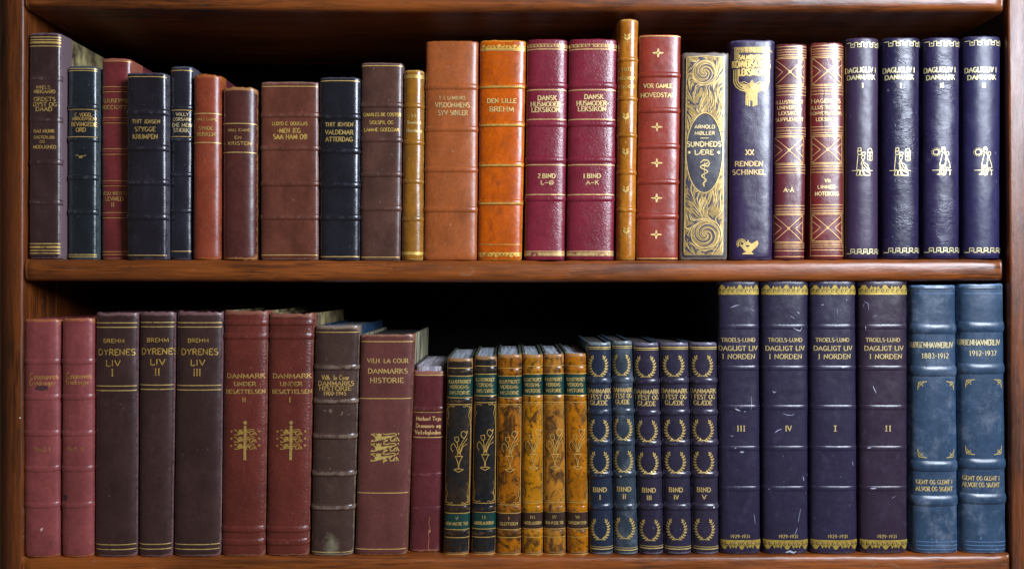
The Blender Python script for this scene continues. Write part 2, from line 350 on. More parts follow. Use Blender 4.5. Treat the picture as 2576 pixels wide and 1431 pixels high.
    def body(b, depth, q, bm_, pm, pagetop):
        bm_ = bm_ or b.mat; pm = pm or pages()
        for sgn in (-1, 1):
            m = MB(); rr = []
            for z in (b.zb+0.2, b.zt+b.boardup):
                c, hw = b.cw(z); xo = c+sgn*(hw-0.9); xi = c+sgn*(hw-7)
                rr.append([(xo, b.y0+5, z), (xo, b.y0+depth, z), (xi, b.y0+depth, z), (xi, b.y0+5, z)])
            i = [[m.vert(v) for v in r] for r in rr]
            for k in range(4): m.f.append((i[0][k], i[0][(k+1) % 4], i[1][(k+1) % 4], i[1][k]))
            m.f += [tuple(i[0][::-1]), tuple(i[1])]
            m.build('board', bm_, b.e, b.org, smooth=False)
        m = MB(); lo, hi = [], []
        for z, L in ((b.zb+5, lo), (b.zt-pagetop, hi)):
            c, hw = b.cw(z)
            for k in range(13):
                t = -1+2*k/12; L.append(m.vert((c+(hw-7.5)*t, b.y0+5+b.prof(t*0.96)*0.9, z)))
            L.append(m.vert((c+hw-7.5, b.y0+depth-8, z))); L.append(m.vert((c-hw+7.5, b.y0+depth-8, z)))
        n = len(lo)
        for k in range(n): m.f.append((lo[k], lo[(k+1) % n], hi[(k+1) % n], hi[k]))
        m.f.append(tuple(hi)); m.f.append(tuple(lo[::-1]))
        m.build('page_block', pm, b.e, b.org, smooth=False)
    # --- decoration
    def ribbon(b, m, pts, wd, off=1.0, maxseg=5.0):
        """pts in (arc, height); wd number or function of segment direction"""
        P_ = [pts[0]]
        for a, c in zip(pts, pts[1:]):
            l = math.hypot(c[0]-a[0], c[1]-a[1]); n = max(1, int(math.ceil(l/maxseg)))
            for i in range(1, n+1): P_.append((a[0]+(c[0]-a[0])*i/n, a[1]+(c[1]-a[1])*i/n))
        closed = len(P_) > 3 and abs(P_[0][0]-P_[-1][0]) < 1e-6 and abs(P_[0][1]-P_[-1][1]) < 1e-6
        N = len(P_); prev = None
        for i, (x, z) in enumerate(P_):
            a = P_[i-1] if i > 0 else (P_[-2] if closed else P_[0]); c = P_[i+1] if i < N-1 else (P_[1] if closed else P_[-1])
            dx, dz = c[0]-a[0], c[1]-a[1]; l = math.hypot(dx, dz) or 1; dx /= l; dz /= l
            w_ = (wd(dx, dz, i/(N-1)) if callable(wd) else wd)/2
            v1 = m.vert(b.on(x-dz*w_, z+dx*w_, off)); v2 = m.vert(b.on(x+dz*w_, z-dx*w_, off))
            if prev: m.f.append((prev[0], prev[1], v2, v1))
            prev = (v1, v2)
    def poly(b, m, pts, off=1.0):
        cx_ = sum(p_[0] for p_ in pts)/len(pts); cz = sum(p_[1] for p_ in pts)/len(pts)
        c = m.vert(b.on(cx_, cz, off)); ids = [m.vert(b.on(x, z, off)) for x, z in pts]
        for i in range(len(ids)): m.f.append((c, ids[i], ids[(i+1) % len(ids)]))
    def fin(b, m, name, mat): return m.build(name, mat, b.e, b.org, smooth=False)
    def text(b, lines, mat, name='title_lettering', serif=True, bold=1.0, off=1.0):
        m = MB()
        for s, px, py, h, wdt in lines:
            a0, zc = b.anchor(px, py); total = sum(G[c][0] for c in s)+0.13*(len(s)-1)
            sx = wdt/total; x = a0-wdt/2; z0 = zc-h/2
            thick = min(0.19*h, 0.27*sx)*bold*1.15; thin = thick*(0.70 if serif else 0.95)
            for ch in s:
                gw, st = G[ch]
                for pl in st:
                    pts = [(x+p_[0]*sx, z0+p_[1]*h) for p_ in pl]
                    b.ribbon(m, pts, lambda dx, dz, f: thin+(thick-thin)*abs(dz), off)
                    if serif and ch in SER and h > 8.9:
                        for k, nb in ((0, 1), (-1, -2)):
                            ex, ey = pl[k]; qx, qy = pl[nb]
                            if (ey in (0, 1) or ey == .55) and abs(qy-ey) > abs(qx-ex)*1.2:
                                X, Z = pts[k]; b.ribbon(m, [(X-.11*sx, Z), (X+.11*sx, Z)], thin*0.9, off)
                x += (gw+0.13)*sx
        return b.fin(m, name, mat)
    def line(b, py, mat, wd=1.8, t0=-.965, t1=.965, amp=0.0, per=6.0, name='gilt_line', off=1.0, tilt=0):
        m = MB(); z = b.zpy(py); n = 24 if not amp else int(b.half*4/per); s0, s1 = b.st(t0), b.st(t1)
        pts = []
        for i in range(n+1):
            s_ = s0+(s1-s0)*i/n
            pts.append((s_, z+(amp*(1 if i % 2 else -1))+0.35*noise.noise(Vector((s_/15, z, 0)))+tilt*(i/n-.5)))
        b.ribbon(m, pts, wd, off); return b.fin(m, name, mat)
    def patch(b, py0, py1, mat, t0=-.985, t1=.985, name='title_label', off=0.6, px=None):
        m = MB(); z0, z1 = b.zpy(py0), b.zpy(py1)
        if px: s0, s1 = b.anchor(px[0], (py0+py1)/2)[0], b.anchor(px[1], (py0+py1)/2)[0]
        else: s0, s1 = b.st(t0), b.st(t1)
        nz = max(2, int(abs(z0-z1)/5)); rows = [[b.on(s0+(s1-s0)*i/26, z0+(z1-z0)*k/nz, off) for i in range(27)] for k in range(nz+1)]
        ids = [[m.vert(p_) for p_ in r] for r in rows]
        for a, c in zip(ids, ids[1:]):
            for i in range(len(a)-1): m.f.append((a[i], a[i+1], c[i+1], c[i]))
        return m.build(name, mat, b.e, b.org)
    def strokes(b, px, py, pls, wd, mat, name, off=1.0, polys=()):
        """polylines in units round an anchor, y up"""
        m = MB(); a0, z0 = b.anchor(px, py)
        for pl in pls:
            ww = wd
            if isinstance(pl, tuple) and isinstance(pl[0], (int, float)) and isinstance(pl[1], list): ww, pl = pl
            b.ribbon(m, [(a0+x, z0+y) for x, y in pl], ww, off, 4)
        for pg in polys: b.poly(m, [(a0+x, z0+y) for x, y in pg], off)
        return b.fin(m, name, mat)


# ------------------------------------------------------------------ bookcase
def thing(name, label, cat, loc=(0, 0, 0)):
    e = bpy.data.objects.new(name, None); COL.objects.link(e); e.location = Vector(loc)*S; e['label'] = label; e['category'] = cat; return e
case = thing('bookcase', 'brown wooden bookcase with two visible rows of old leather books', 'bookcase', (0, 0, -720))
CO = (0, 0, -720)
WX = wood('shelf_wood', '#301407', '#8e4a18', 'x', 0.42)
WZ = wood('stile_wood', '#2e1508', '#743a14', 'z', 0.42, 4)
WS = wood('side_wood', '#3a1a0a', '#6a3414', 'z', 0.5, 9)
WB = wood('back_wood', '#050302', '#090503', 'z', 0.85, 2)  # near-black: the shade behind the books is put into the wood colour
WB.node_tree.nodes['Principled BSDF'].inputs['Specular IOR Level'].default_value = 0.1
YB = 440
def shelf(zt, zb, nose, x0, x1, name='shelf', dents=(), sharp=3.0):
    m = MB(); n = 150; rows = []
    for i in range(n+1):
        f = i/n; X = x0+(x1-x0)*f
        sh = min(1.0, (min(f, 1-f)*(x1-x0))/7.0); sh = math.sqrt(max(0.0, 1-(1-sh)**2))   # rounded ends of the nose
        t_, b_ = zt(X), zb(X); h = (t_-b_)/2; c = (t_+b_)/2; r = [(X, YB, t_)]
        dent = sum(a*math.exp(-((X-x)/w_)**2) for x, w_, a in dents)
        for k in range(15):
            th = math.pi/2-math.pi*k/14; cc, ss = math.cos(th), math.sin(th)
            yy = nose+24-24*(abs(cc)**(2/sharp))*(0.35+0.65*sh)
            zz = c+h*math.copysign(abs(ss)**(2/sharp), ss)
            wv = 0.9*noise.noise(Vector((X/55, th*1.1, zt(0)/50)))
            if ss > 0.2: zz -= (dent+max(0, 2.2*noise.noise(Vector((X/34, 3.3, zt(0)/40))))+max(0, 1.5*noise.noise(Vector((X/9, 8.3, zt(0)/40)))))*min(1, (ss-.2)/.5)
            r.append((X, yy+wv, zz))
        r.append((X, YB, b_)); rows.append([m.vert(p) for p in r])
    for a, c in zip(rows, rows[1:]):
        for i in range(len(a)-1): m.f.append((a[i], a[i+1], c[i+1], c[i]))
    m.f.append(tuple(rows[0])); m.f.append(tuple(rows[-1][::-1]))
    return m.build(name, WX, case, CO)
XL, XR = -1221.0, 1240.0
sag = lambda X: math.cos(X/1240*math.pi/2)
shelf(lambda X: shelf_z(0, X)-0.2, lambda X: 9.5-3.5*sag(X), -34, -1212, 1221, dents=((95, 26, 3.0), (1190, 26, 3.0), (560, 18, 1.5), (-420, 30, 1.6), (-1120, 22, 1.2)), sharp=2.8)
shelf(lambda X: 735.0, lambda X: 677.0-2.0*sag(X)+(9*max(0, (-X-500)/700)**1.0 if X < -500 else 0), -36, -1210, 1222, sharp=2.8)
shelf(lambda X: shelf_z(1, X)-0.2, lambda X: -775.0, -34, -1219, 1238.5, dents=((-1200, 14, 2),), sharp=6.0)
def stile(x_in_t, x_in_b, x_out, name='stile'):
    m = MB(); rows = []; sg = 1 if x_out > 0 else -1
    for i in range(61):
        f = i/60; z = -790+1580*f; xi = x_in_b+(x_in_t-x_in_b)*f; jit = 0.7*noise.noise(Vector((z/60, sg, 0)))
        xi += jit
        YS = YB if sg < 0 else -6.5; pr = [(xi, YS), (xi, -14), (xi+sg*1.0, -19.5), (xi+sg*3.2, -22.3), (xi+sg*7, -23.2), (x_out, -23.4), (x_out, YS)]
        rows.append([m.vert((x, y+0.5*noise.noise(Vector((x/30, z/40, 2))), z)) for x, y in pr])
    for a, c in zip(rows, rows[1:]):
        for k in range(len(a)): m.f.append((a[k], a[(k+1) % len(a)], c[(k+1) % len(a)], c[k]))
    m.f += [tuple(rows[0]), tuple(rows[-1][::-1])]
    return m.build(name, WZ, case, CO)
stile(-1213, -1219, -1272.5)
stile(1231.5, 1242.5, 1400)
for x0, x1, wm in ((-1262, -1221.5, WS), (1243.6, 1290, wood('shaded_side_wood', '#1c0d05', '#341a0b', 'z', 0.6, 6))):  # right panel: shade on the inner wall is put into its darker wood colour
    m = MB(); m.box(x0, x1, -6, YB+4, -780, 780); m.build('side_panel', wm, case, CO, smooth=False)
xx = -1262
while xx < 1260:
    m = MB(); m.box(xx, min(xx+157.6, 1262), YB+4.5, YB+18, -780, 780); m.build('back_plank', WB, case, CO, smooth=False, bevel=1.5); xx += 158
# unseen sheet added behind the planks to stop light leaking through the seams
m = MB(); m.box(-1262, 1262, YB+18.5, YB+26, -780, 780); m.build('back_light_block', WB, case, CO, smooth=False)
# small brass hooks left of the rows, white paint fleck on the stile
BR = plain('hook_brass', '#8f8672', 0.35)
for px, py, r in ((96, 66, 3.6), (96, 786, 3.0), (96, 748, 2.2)):
    m = MB(); k = (D+60)/D; X0, Z0 = XL+0.5, (CY-py)*k
    for i in range(9):
        a = math.radians(-100+200*i/8)
        for j in range(6):
            c = math.radians(60*j); m.vert((X0+1.0+r*0.9*math.cos(a)+0.7*math.cos(c)*math.cos(a), 58+0.7*math.sin(c), Z0+r*1.3*math.sin(a)+0.7*math.cos(c)*math.sin(a)))
    for i in range(8):
        for j in range(6): m.f.append((i*6+j, i*6+(j+1) % 6, (i+1)*6+(j+1) % 6, (i+1)*6+j))
    m.build('hook', BR, case, CO)
m = MB(); c0 = m.vert((-1222, -24.8, -331))
ids = [m.vert((-1222+1.9*math.cos(i*.785), -23.9, -331+2.1*math.sin(i*.785))) for i in range(8)]
for i in range(8): m.f.append((c0, ids[i], ids[(i+1) % 8]))
m.build('paint_fleck', plain('white_paint', '#d8d6c8', 0.6), case, CO)

# ------------------------------------------------------------------ ornaments (units: design px, y up, centred)
def leaf(x, y, a, l, w_):
    ca, sa = math.cos(math.radians(a)), math.sin(math.radians(a)); o = []
    for u, v in ((0, 0), (.25, .42), (.55, .5), (.85, .25), (1, 0), (.85, -.25), (.55, -.5), (.25, -.42)):
        o.append((x+u*l*ca-v*w_*sa, y+u*l*sa+v*w_*ca))
    return o
def wreath(W, H):
    st, pg = [], []
    for sg in (-1, 1):
        path = []
        for i in range(17):
            a = math.radians(-90+8+ (128*i/16)); x = sg*W*0.40*math.cos(a); y = -H*0.02+H*0.44*math.sin(a)*(1.0 if a < 0 else 1.0)
            path.append((x, y))
        path = [(-sg*W*0.13, -H*0.5)]+path; st.append((1.3, path))
        for i in range(2, 17, 2):
            x, y = path[i]; a = math.degrees(math.atan2(path[min(i+1, 17)][1]-path[i-1][1], path[min(i+1, 17)][0]-path[i-1][0]))
            pg.append(leaf(x, y, a+44*sg*-1, 8.2, 3.2)); pg.append(leaf(x, y, a+42*sg, 6.0, 2.8))
        x, y = path[-1]; pg.append(leaf(x, y, 90+sg*18, 7.5, 3.6))
    return st, pg
def star():
    o = []
    for i in range(32):
        a = i*math.tau/32; r = 4.6+9.6*abs(math.cos(2*a))**5*(1.08 if i % 16 == 0 else 1.0)*(0.86 if i % 16 == 8 else 1)
        o.append((r*math.cos(a), r*math.sin(a)*0.86))
    return o
def sprig():
    return [(1.2, [(0, -12), (0, -5)])], [leaf(0, -6, 128, 13, 6), leaf(0, -6, 52, 13, 6), leaf(-1, 3, 132, 10, 4), leaf(1, 3, 48, 10, 4)]
def fleur(r=17):
    st = []
    for k in range(4):
        a = math.radians(90+90*k); c, s = math.cos(a), math.sin(a); L = r*(1.1 if k % 2 == 0 else .9)
        def P(u, v): return (u*c-v*s, u*s+v*c)
        st.append([P(r*.42, -r*.42), P(r*.62, -r*.5), P(r*.7, -r*.3), P(r*.6, -r*.16), P(L*.85, -r*.2), P(L, -r*.1), P(L*1.12, 0), P(L, r*.1), P(L*.85, r*.2), P(r*.6, r*.16), P(r*.7, r*.3), P(r*.62, r*.5), P(r*.42, r*.42)])
    return st
def curl(x, y, r, a0, turns, sg=1, n=12, shrink=.75):
    return [(x+r*(1-shrink*i/n)*math.cos(math.radians(a0)+sg*turns*math.tau*i/n), y+r*(1-shrink*i/n)*math.sin(math.radians(a0)+sg*turns*math.tau*i/n)) for i in range(n+1)]
def heart(x, y, r): return [(x+r*a, y+r*c) for a, c in ((0, -1.1), (.8, -.1), (.9, .5), (.5, .9), (0, .5), (-.5, .9), (-.9, .5), (-.8, -.1))]
def lions(W, H, sword=False):
    """three walking lions one above the other"""
    st, pg = [], []; h = H/3
    for k in range(3):
        y = H/2-h*(k+.5)
        pg.append([(-W*.30, y+h*.08), (-W*.18, y+h*.18), (-W*.04, y+h*.10), (W*.10, y+h*.20), (W*.24, y+h*.16), (W*.26, y+h*.02), (W*.08, y-h*.05), (-W*.08, y-h*.22), (-W*.24, y-h*.30), (-W*.34, y-h*.14)])
        pg.append([(-W*.27, y+h*.05), (-W*.13, y+h*.08), (-W*.10, y+h*.44), (-W*.16, y+h*.36), (-W*.20, y+h*.47), (-W*.25, y+h*.36), (-W*.30, y+h*.44)])
        t_ = W*.035
        st += [(t_*1.1, [(-W*.28, y), (-W*.36, y+h*.18), (-W*.42, y+h*.34)]), (t_*.8, [(-W*.47, y+h*.26), (-W*.42, y+h*.32), (-W*.38, y+h*.42)]), (t_*.8, [(-W*.48, y+h*.38), (-W*.42, y+h*.32)]),
               (t_*1.2, [(-W*.24, y-h*.26), (-W*.36, y-h*.34), (-W*.47, y-h*.36)]), (t_*.8, [(-W*.42, y-h*.22), (-W*.46, y-h*.34)]),
               (t_*1.2, [(W*.04, y+h*.05), (W*.00, y-h*.18), (W*.10, y-h*.28), (W*.02, y-h*.36), (-W*.04, y-h*.34)]),
               (t_*1.1, [(W*.24, y+h*.1), (W*.18, y-h*.12), (W*.22, y-h*.34), (W*.30, y-h*.30), (W*.36, y-h*.06), (W*.42, y+h*.02), (W*.46, y-h*.18), (W*.49, y-h*.36)]),
               (t_*.8, [(W*.42, y-h*.12), (W*.40, y-h*.36)]), (t_*.8, [(W*.36, y-h*.24), (W*.33, y-h*.37)]),
               (t_*.9, [(W*.22, y+h*.15), (W*.34, y+h*.18), (W*.40, y+h*.30), (W*.32, y+h*.44), (W*.2, y+h*.40), (W*.08, y+h*.34), (-W*.04, y+h*.34), (-W*.06, y+h*.44)])]
        if not sword:
            pg += [heart(W*.46, y+h*.38, 2.4), heart(-W*.35, y+h*.38, 2.0), heart(-W*.02, y-h*.5, 2.2)]
        else:
            for sx in (-1, 1): pg.append(heart(sx*W*.60, y+h*.12, 3.0))
    return st, pg
def key_band(b, py, mat, flip=False, hh=12, n=5):
    """Greek key running border"""
    m = MB(); z = b.zpy(py); s0, s1 = b.st(-.93), b.st(.93); z1, z0 = z+hh/2, z-hh/2
    if flip: z0, z1 = z1, z0
    lead = (s1-s0)*.12; per = (s1-s0-lead*1.1)/n; pts = [(s0, z1 if not flip else z1), (s0+lead, z1)]
    x = s0+lead
    for i in range(n):
        pts += [(x, z0), (x+per*.56, z0), (x+per*.56, z1), (x+per, z1)]
        b.poly(m, [(x+per*.28+dx, z+(1.5 if not flip else -1.5)+dz) for dx, dz in ((-1.9, -2), (1.9, -2), (1.9, 2), (-1.9, 2))], 1.0)
        x += per
    pts += [(x, z0), (s1, z0)]
    b.ribbon(m, pts, 1.9, 1.0); return b.fin(m, 'key_border', mat)
def scallop_band(b, py, h, mat, n, up=True, dark=None, name='gilt_border'):
    """solid gilt strip with a lace edge"""
    m = MB(); z = b.zpy(py); s0, s1 = b.st(-.97), b.st(.97); sg = 1 if up else -1
    za = z-sg*h/2; zb_ = z-sg*h*.12
    rows = []
    N = n*12
    lo, hi = [], []
    for i in range(N+1):
        s_ = s0+(s1-s0)*i/N; f = (i % 12)/12.0
        c = [.55, .6, .66, .8, .95, 1, 1, 1, .95, .8, .66, .6][i % 12] if (i//12) % 2 == 0 else [.55, .8, .95, .8, .62, .85, .8, .85, .62, .8, .95, .8][i % 12]
        lo.append(m.vert(b.on(s_, za, 1.0))); hi.append(m.vert(b.on(s_, za+sg*h*c, 1.0)))
    for i in range(N): m.f.append((lo[i], lo[i+1], hi[i+1], hi[i]))
    o = b.fin(m, name, mat)
    if dark:
        m = MB()
        for i in range(n):
            for j in (3.2, 8.8):
                s_ = s0+(s1-s0)*(i*12+j)/N; r = h*.13
                b.ribbon(m, [(s_+r*math.cos(a*.9), za+sg*h*.40+sg*r*1.2*math.sin(a*.9)) for a in range(6)], 1.5, 1.5, 3)
        b.fin(m, 'border_pattern', dark)
    return o
def frame_xbox(b, pc, py0, py1, mat, hwid, full=True):
    """crossed panel with side chevrons and central boss; pc = px of centre"""
    m = MB(); pm = (py0+py1)/2; a0, zc = b.anchor(pc, pm); z1, z0 = b.zpy(py0), b.zpy(py1); zc = (z0+z1)/2; W = hwid; t_ = 1.5
    b.ribbon(m, [(a0-W, z0), (a0-W, z1), (a0+W, z1), (a0+W, z0), (a0-W, z0)], t_)
    for sx in (-1, 1):
        b.ribbon(m, [(a0+sx*(W-1), z1-1), (a0, zc), (a0+sx*(W-1), z0+1)], t_)
        b.ribbon(m, [(a0+sx*(W-1), zc+(z1-z0)*.24), (a0+sx*W*.48, zc), (a0+sx*(W-1), zc-(z1-z0)*.24)], t_)
        b.poly(m, [(a0+sx*(W-1.5)+1.3*math.cos(i), zc+1.3*math.sin(i)) for i in range(6)])
    b.poly(m, [(a0+4.2*math.cos(i*math.tau/8)*(1 if i % 2 else .8), zc+4.4*math.sin(i*math.tau/8)*(1 if i % 2 else .8)) for i in range(8)], 1.2)
    return b.fin(m, 'cross_panel', mat)
def couple_indoor():
    return [[(-25, -22), (26, -22)], (1.5, [(-11, 34), (-11, 26), (-4, 26), (-4, 34), (-11, 34)]), [(-13, 26), (-2, 26)], [(-11, 26), (-12, 21), (-9, 17), (-4, 18), (-2, 24)], [(-11, 17), (-14, -20), (-8, -20)],
            [(-12, -23), (-15, -34), (-8, -34), (-6, -22)], [(-5, -22), (-6, -34), (0, -34)], [(0, 22), (5, 24), (7, 20), (4, 16), (-1, 15), (-3, 19), (0, 22)], [(-1, 15), (-3, 9), (0, 4), (-2, -2), (-4, -6), (-1, -9)], [(4, 15), (5, 9), (2, 4), (3, -2)],
            [(-1, -9), (-1, -18), (2, -34), (19, -34), (17, -20), (11, -7), (4, -3), (0, -6)], [(4, -8), (10, -16), (17, -20)], [(2, -14), (8, -24), (18, -28)], [(1, -20), (4, -30), (8, -34)],
            (1.5, [(12, 4), (12, 26), (14, 31), (18, 33), (22, 31), (24, 26), (24, 3), (12, 4)]), [(12, 23), (24, 23)], [(18, 23), (18, 4)], [(12, 14), (24, 14)]]
def couple_outdoor():
    st = [[(-23, -21), (24, -21)], (2.2, [(-14+6.5*math.cos(i*math.tau/10), 24+6.5*math.sin(i*math.tau/10)) for i in range(11)])]
    for i in range(16):
        a = i*math.tau/16; st.append((1.1, [(-14+8.5*math.cos(a), 24+8.5*math.sin(a)), (-14+11*math.cos(a), 24+11*math.sin(a))]))
    st += [[(-3, 31), (9, 31)], [(-1, 31), (0, 36), (6, 36), (7, 31)], [(0, 31), (-1, 25), (3, 22), (7, 25), (7, 31)], [(1, 22), (-6, -9), (6, -9), (10, 4)], [(6, 22), (10, 12), (9, 2)], [(-4, -9), (-6, -28), (-12, -32), (-3, -32), (0, -12)], [(2, -10), (4, -24), (0, -34)],
           [(11, 25), (16, 24), (17, 18), (13, 14), (9, 17), (11, 25)], [(12, 14), (15, 4), (18, -3), (21, -15), (7, -15), (9, -5), (8, 6), (12, 14)], [(8, -15), (7, -26), (2, -34), (8, -33), (11, -17)], [(15, -16), (20, -25), (18, -34), (21, -30)]]
    return st
def vase():
    return [(1.9, [(-10, -13), (10, -13)]), (1.6, [(-8, -14), (-2, -28), (0, -44), (2, -28), (8, -14)]), (2.0, [(-12, -46), (-5, -44), (5, -44), (12, -46), (6, -49), (0, -52), (-6, -49), (-12, -46)]), (1.5, [(-4, -6), (4, -6), (4, -12), (-4, -12), (-4, -6)]),
            (1.5, [(-2, -6), (-6, 8), (-14, 20), (-20, 14), (-20, 4), (-15, -2)]), (1.5, [(0, -6), (2, 12), (14, 34)]), (1.7, [(8, 34), (4, 40), (6, 48), (12, 50), (15, 45), (20, 50), (17, 38), (12, 32), (8, 34)]), (1.5, [(2, -6), (8, 14), (20, 32)]),
            (1.5, [(3, -6), (10, 12), (20, 18)]), (1.6, [(-10, 26), (-12, 34), (-2, 36), (-1, 26), (-6, 22), (-10, 26)]), (1.5, [(-5, 23), (-2, 6), (0, -6)])]
GL = gilt(0.30); GLs = gilt(0.05, '#e2c07c'); GLd = gilt(0.34, '#c9aa68'); GLf = gilt(0.62, '#b99862')
GLp = gilt(0.0, '#b59a52')

# ------------------------------------------------------------------ upper row of books
DARKP = pages('#4a4240'); PALEP = pages('#c6c0cc'); BLUEP = pages('#bcc4d0')
marble_olive = plain('marbled_paper', '#4a3a2e', 0.65, 0.5, 60, (1, 1, .6), 0.1, '#a89868')
marble_dark = plain('marbled_paper', '#241318', 0.6, 0.5, 70, (1, 1, .6), 0.1, '#6e5448')
marble_green = plain('marbled_paper', '#47443a', 0.6, 0.4, 90, (1, 1, .15), 0.1, '#aaa484')
blue_cloth = plain('blue_paper', '#10233a', 0.6, 0.3, 60, (1, 1, 1), 0.1, '#1c3f5c')
grey_board = plain('grey_paper', '#3c4238', 0.6, 0.4, 60, (1, 1, 1), 0.1, '#59604f')
wine_cloth = plain('wine_paper', '#47161f', 0.6, 0.3, 60, (1, 1, 1), 0.1, '#6b2630')

L = leather('#3a2829', 0.40, wearcol='#7d6a70')
b = Book(0, 75, 160, 75, 158.5, 83, L, 0, 17, 3.6, q=36, depth=380, boardmat=marble_olive, bands=[(197, 1.6, 8), (301, 1.8, 8), (408, 2.2, 8), (509, 2.4, 8)], wearE=1.0,
  label='tall dark brown book with gilt bands, first on the left of the upper shelf')
for y, w_ in ((94, 2.4), (100.5, 2.4), (107.5, 5.5), (116.5, 2.2)): b.line(y, GLd if w_ > 3 else GL, w_)
for y, w_ in ((613, 2.6), (621.5, 5.0), (630, 2.6), (637, 2.6)): b.line(y, GLd if w_ > 3 else GL, w_)
b.text([('NIELS', 109, 220, 7.5, 34), ('NØJGAARD', 112, 231, 8.5, 52), ('ORDETS', 112, 250, 9.5, 52), ('DYST OG', 113, 263, 9.5, 57), ('DAAD', 111, 275, 10, 40)], GLd)
b.text([('KAJ MUNK', 111, 330, 8.5, 51), ('DIGTERLØB', 111, 346, 7, 50), ('OG', 107, 357, 6, 13), ('MODLIGHED', 112, 370, 8, 56)], GLd)

L = leather('#1d242b', 0.36, wearcol='#4f5a5c')
b = Book(0, 172.5, 249, 172.5, 247.5, 166, L, 20, 15, 2.6, q=60, depth=300, boardmat=marble_dark, pagemat=DARKP, bands=[(268, 3, 8), (350, 3.2, 8), (446, 3.2, 8), (533, 3.4, 8)], wearT=1.2,
  label='short blue-black book with a tiny gilt bird, beside the tall first book above')
for y in (173.5, 178.5, 276, 345, 640.5, 645.5): b.line(y, GL, 1.9)
b.text([('C. VOGEL-', 211, 289, 8.5, 46), ('JØRGENSEN', 210, 299, 8, 58), ('BEVINGEDE', 210, 313, 9.5, 62), ('ORD', 204, 327, 10, 25)], GLd)
b.strokes(204, 394, [(1.6, [(-14, 2), (-9, 4), (-5, 0), (0, -1), (5, 2), (9, 1), (13, 4)]), (1.2, [(-3, -1), (-4, -5)]), (1.2, [(2, -1), (3, -5)])], 1.2, GLd, 'bird_ornament', polys=[[(-5, 1), (4, 2), (4, -3), (-3, -4)]])

L = leather('#6c2f31', 0.42, wearcol='#a0604c')
b = Book(0, 257.5, 335.5, 257.5, 335, 147, L, 34, 18, 2.5, q=50, depth=300, boardmat=wine_cloth, bands=[(225.5, 2.6, 5), (303.6, 2.6, 5), (382, 2.6, 5), (461.6, 2.6, 5), (541.5, 2.6, 5)], wearT=1.2, wearE=.9,
  label='red-brown ribbed book volume II, standing recessed between two dark books, upper left')
for y in (154.6, 219, 231.5, 297, 310, 375, 388.5, 455, 468, 535, 548, 633, 640.5): b.line(y, gilt(.25, '#d9a566'), 1.7)
b.text([('GIUSEPPE', 290, 254, 9, 62), ('RICCIOTTI', 289, 270.5, 9.5, 66)], GLd)
b.text([('JESU KRISTI', 287, 486.5, 8, 62), ('LEVNED', 287, 500.5, 9, 47), ('II', 284, 515, 9, 8)], GLd)

L = leather('#211f28', 0.33, wearcol='#5a5560')
b = Book(0, 320.5, 425.5, 320.5, 426, 183, L, 0, 20, 3.2, bands=[(282, 3.6, 9), (372, 3.8, 9), (458.5, 3.8, 9), (545.5, 4, 9)],
  label='black ribbed book lettered STYGGE KRUMPEN, right of the recessed red-brown book')
for y in (193.5, 642): b.line(y, GL, 1.8)
b.text([('THIT JENSEN', 367, 306, 9, 69), ('STYGGE', 365, 325.5, 10.5, 51), ('KRUMPEN', 365, 344, 10.5, 62)], gilt(.35, '#c2a868'))

L = leather('#23242e', 0.36, wearcol='#5a5a66')
b = Book(0, 430.5, 488.5, 430, 486, 167, L, 10, 14, 2.2, q=30, boardmat=marble_dark, bands=[(270, 3, 7), (351, 3, 7), (439, 3, 7), (530, 3, 7)],
  label='narrow blue-black book with white-gold title between two gilt rules, left of two russet books')
for y in (178, 277.5, 344, 632): b.line(y, GL, 2.0)
b.text([('WILLY', 458, 288, 8, 31), ('CORSARI', 456, 300.5, 8, 42), ('ENE MEN', 456, 314.6, 9, 49), ('STÆRK', 455, 328, 9, 38)], gilt(.3, '#d8cba0'))

for (x, top, ttl, hexc, ys, orn, lab, R) in (
  ((488.5, 561, 487, 560), 187, [('HALL CAINE', 519, 300.5, 6.5, 50), ('SYNDE', 517, 323, 8.5, 35), ('BUSKEN', 518, 338, 9, 45)], '#8c4433', (286, 359), ((517, 239.5), (518, 402), (518, 489), (518, 581)), 'orange-brown smooth book with blind-stamped stars and a frayed top, upper left', 22),
  ((562.5, 650, 562, 649), 219, [('HALL CAINE', 600.5, 327.6, 6.5, 54), ('EN', 599, 346.7, 7.5, 17), ('KRISTEN', 602, 361, 8.5, 58)], '#4f2926', (311, 383.5), ((601, 267), (605, 421), (605, 508), (595, 595)), 'dark brown smooth book with faint stamped flowers, lowest on the upper shelf', 24)):
    L = leather(hexc, 0.44, wearcol='#a85f2c' if hexc == '#8c4433' else '#b07a48', var=.25)
    b = Book(0, x[0], x[1], x[2], x[3], top, L, 5, R, 2.3, q=22, boardmat=wine_cloth, bands=[], rag=1.8, wearT=1.5, wearE=.7, label=lab)
    for y in ys: b.line(y, GL, 2.2)
    b.text(ttl, GLd)
    tool = leather('#9c5542' if hexc == '#8c4433' else '#5c342c', 0.5, var=.1, wear=0)
    for ox, oy in orn: b.strokes(ox, oy, fleur(15), 1.3, tool, 'stamped_flower', 0.7)
    for y in ((444, 535, 637) if x[0] < 500 else (465.4, 547.5)): b.line(y, tool, 1.0, name='creased_line', off=0.7)

L = leather('#653a2f', 0.42, wearcol='#8a6a60')
b = Book(0, 657.5, 804, 657.5, 803.5, 206, L, 4, 15, 4.5, bands=[(289, 3.6, 8), (372, 3.6, 8), (462, 3.6, 8), (546, 3.6, 8)], label='widest brown book of the upper shelf, flat spine with four raised bands')
for y in (218, 641.5): b.line(y, GLs, 2.0)
b.text([('LLOYD C. DOUGLAS', 729, 311.5, 8.5, 88), ('-MEN JEG', 727, 329, 11, 58), ('SAA HAM DØ', 730, 344.5, 11.5, 84)], gilt(.15, '#d8b766'))

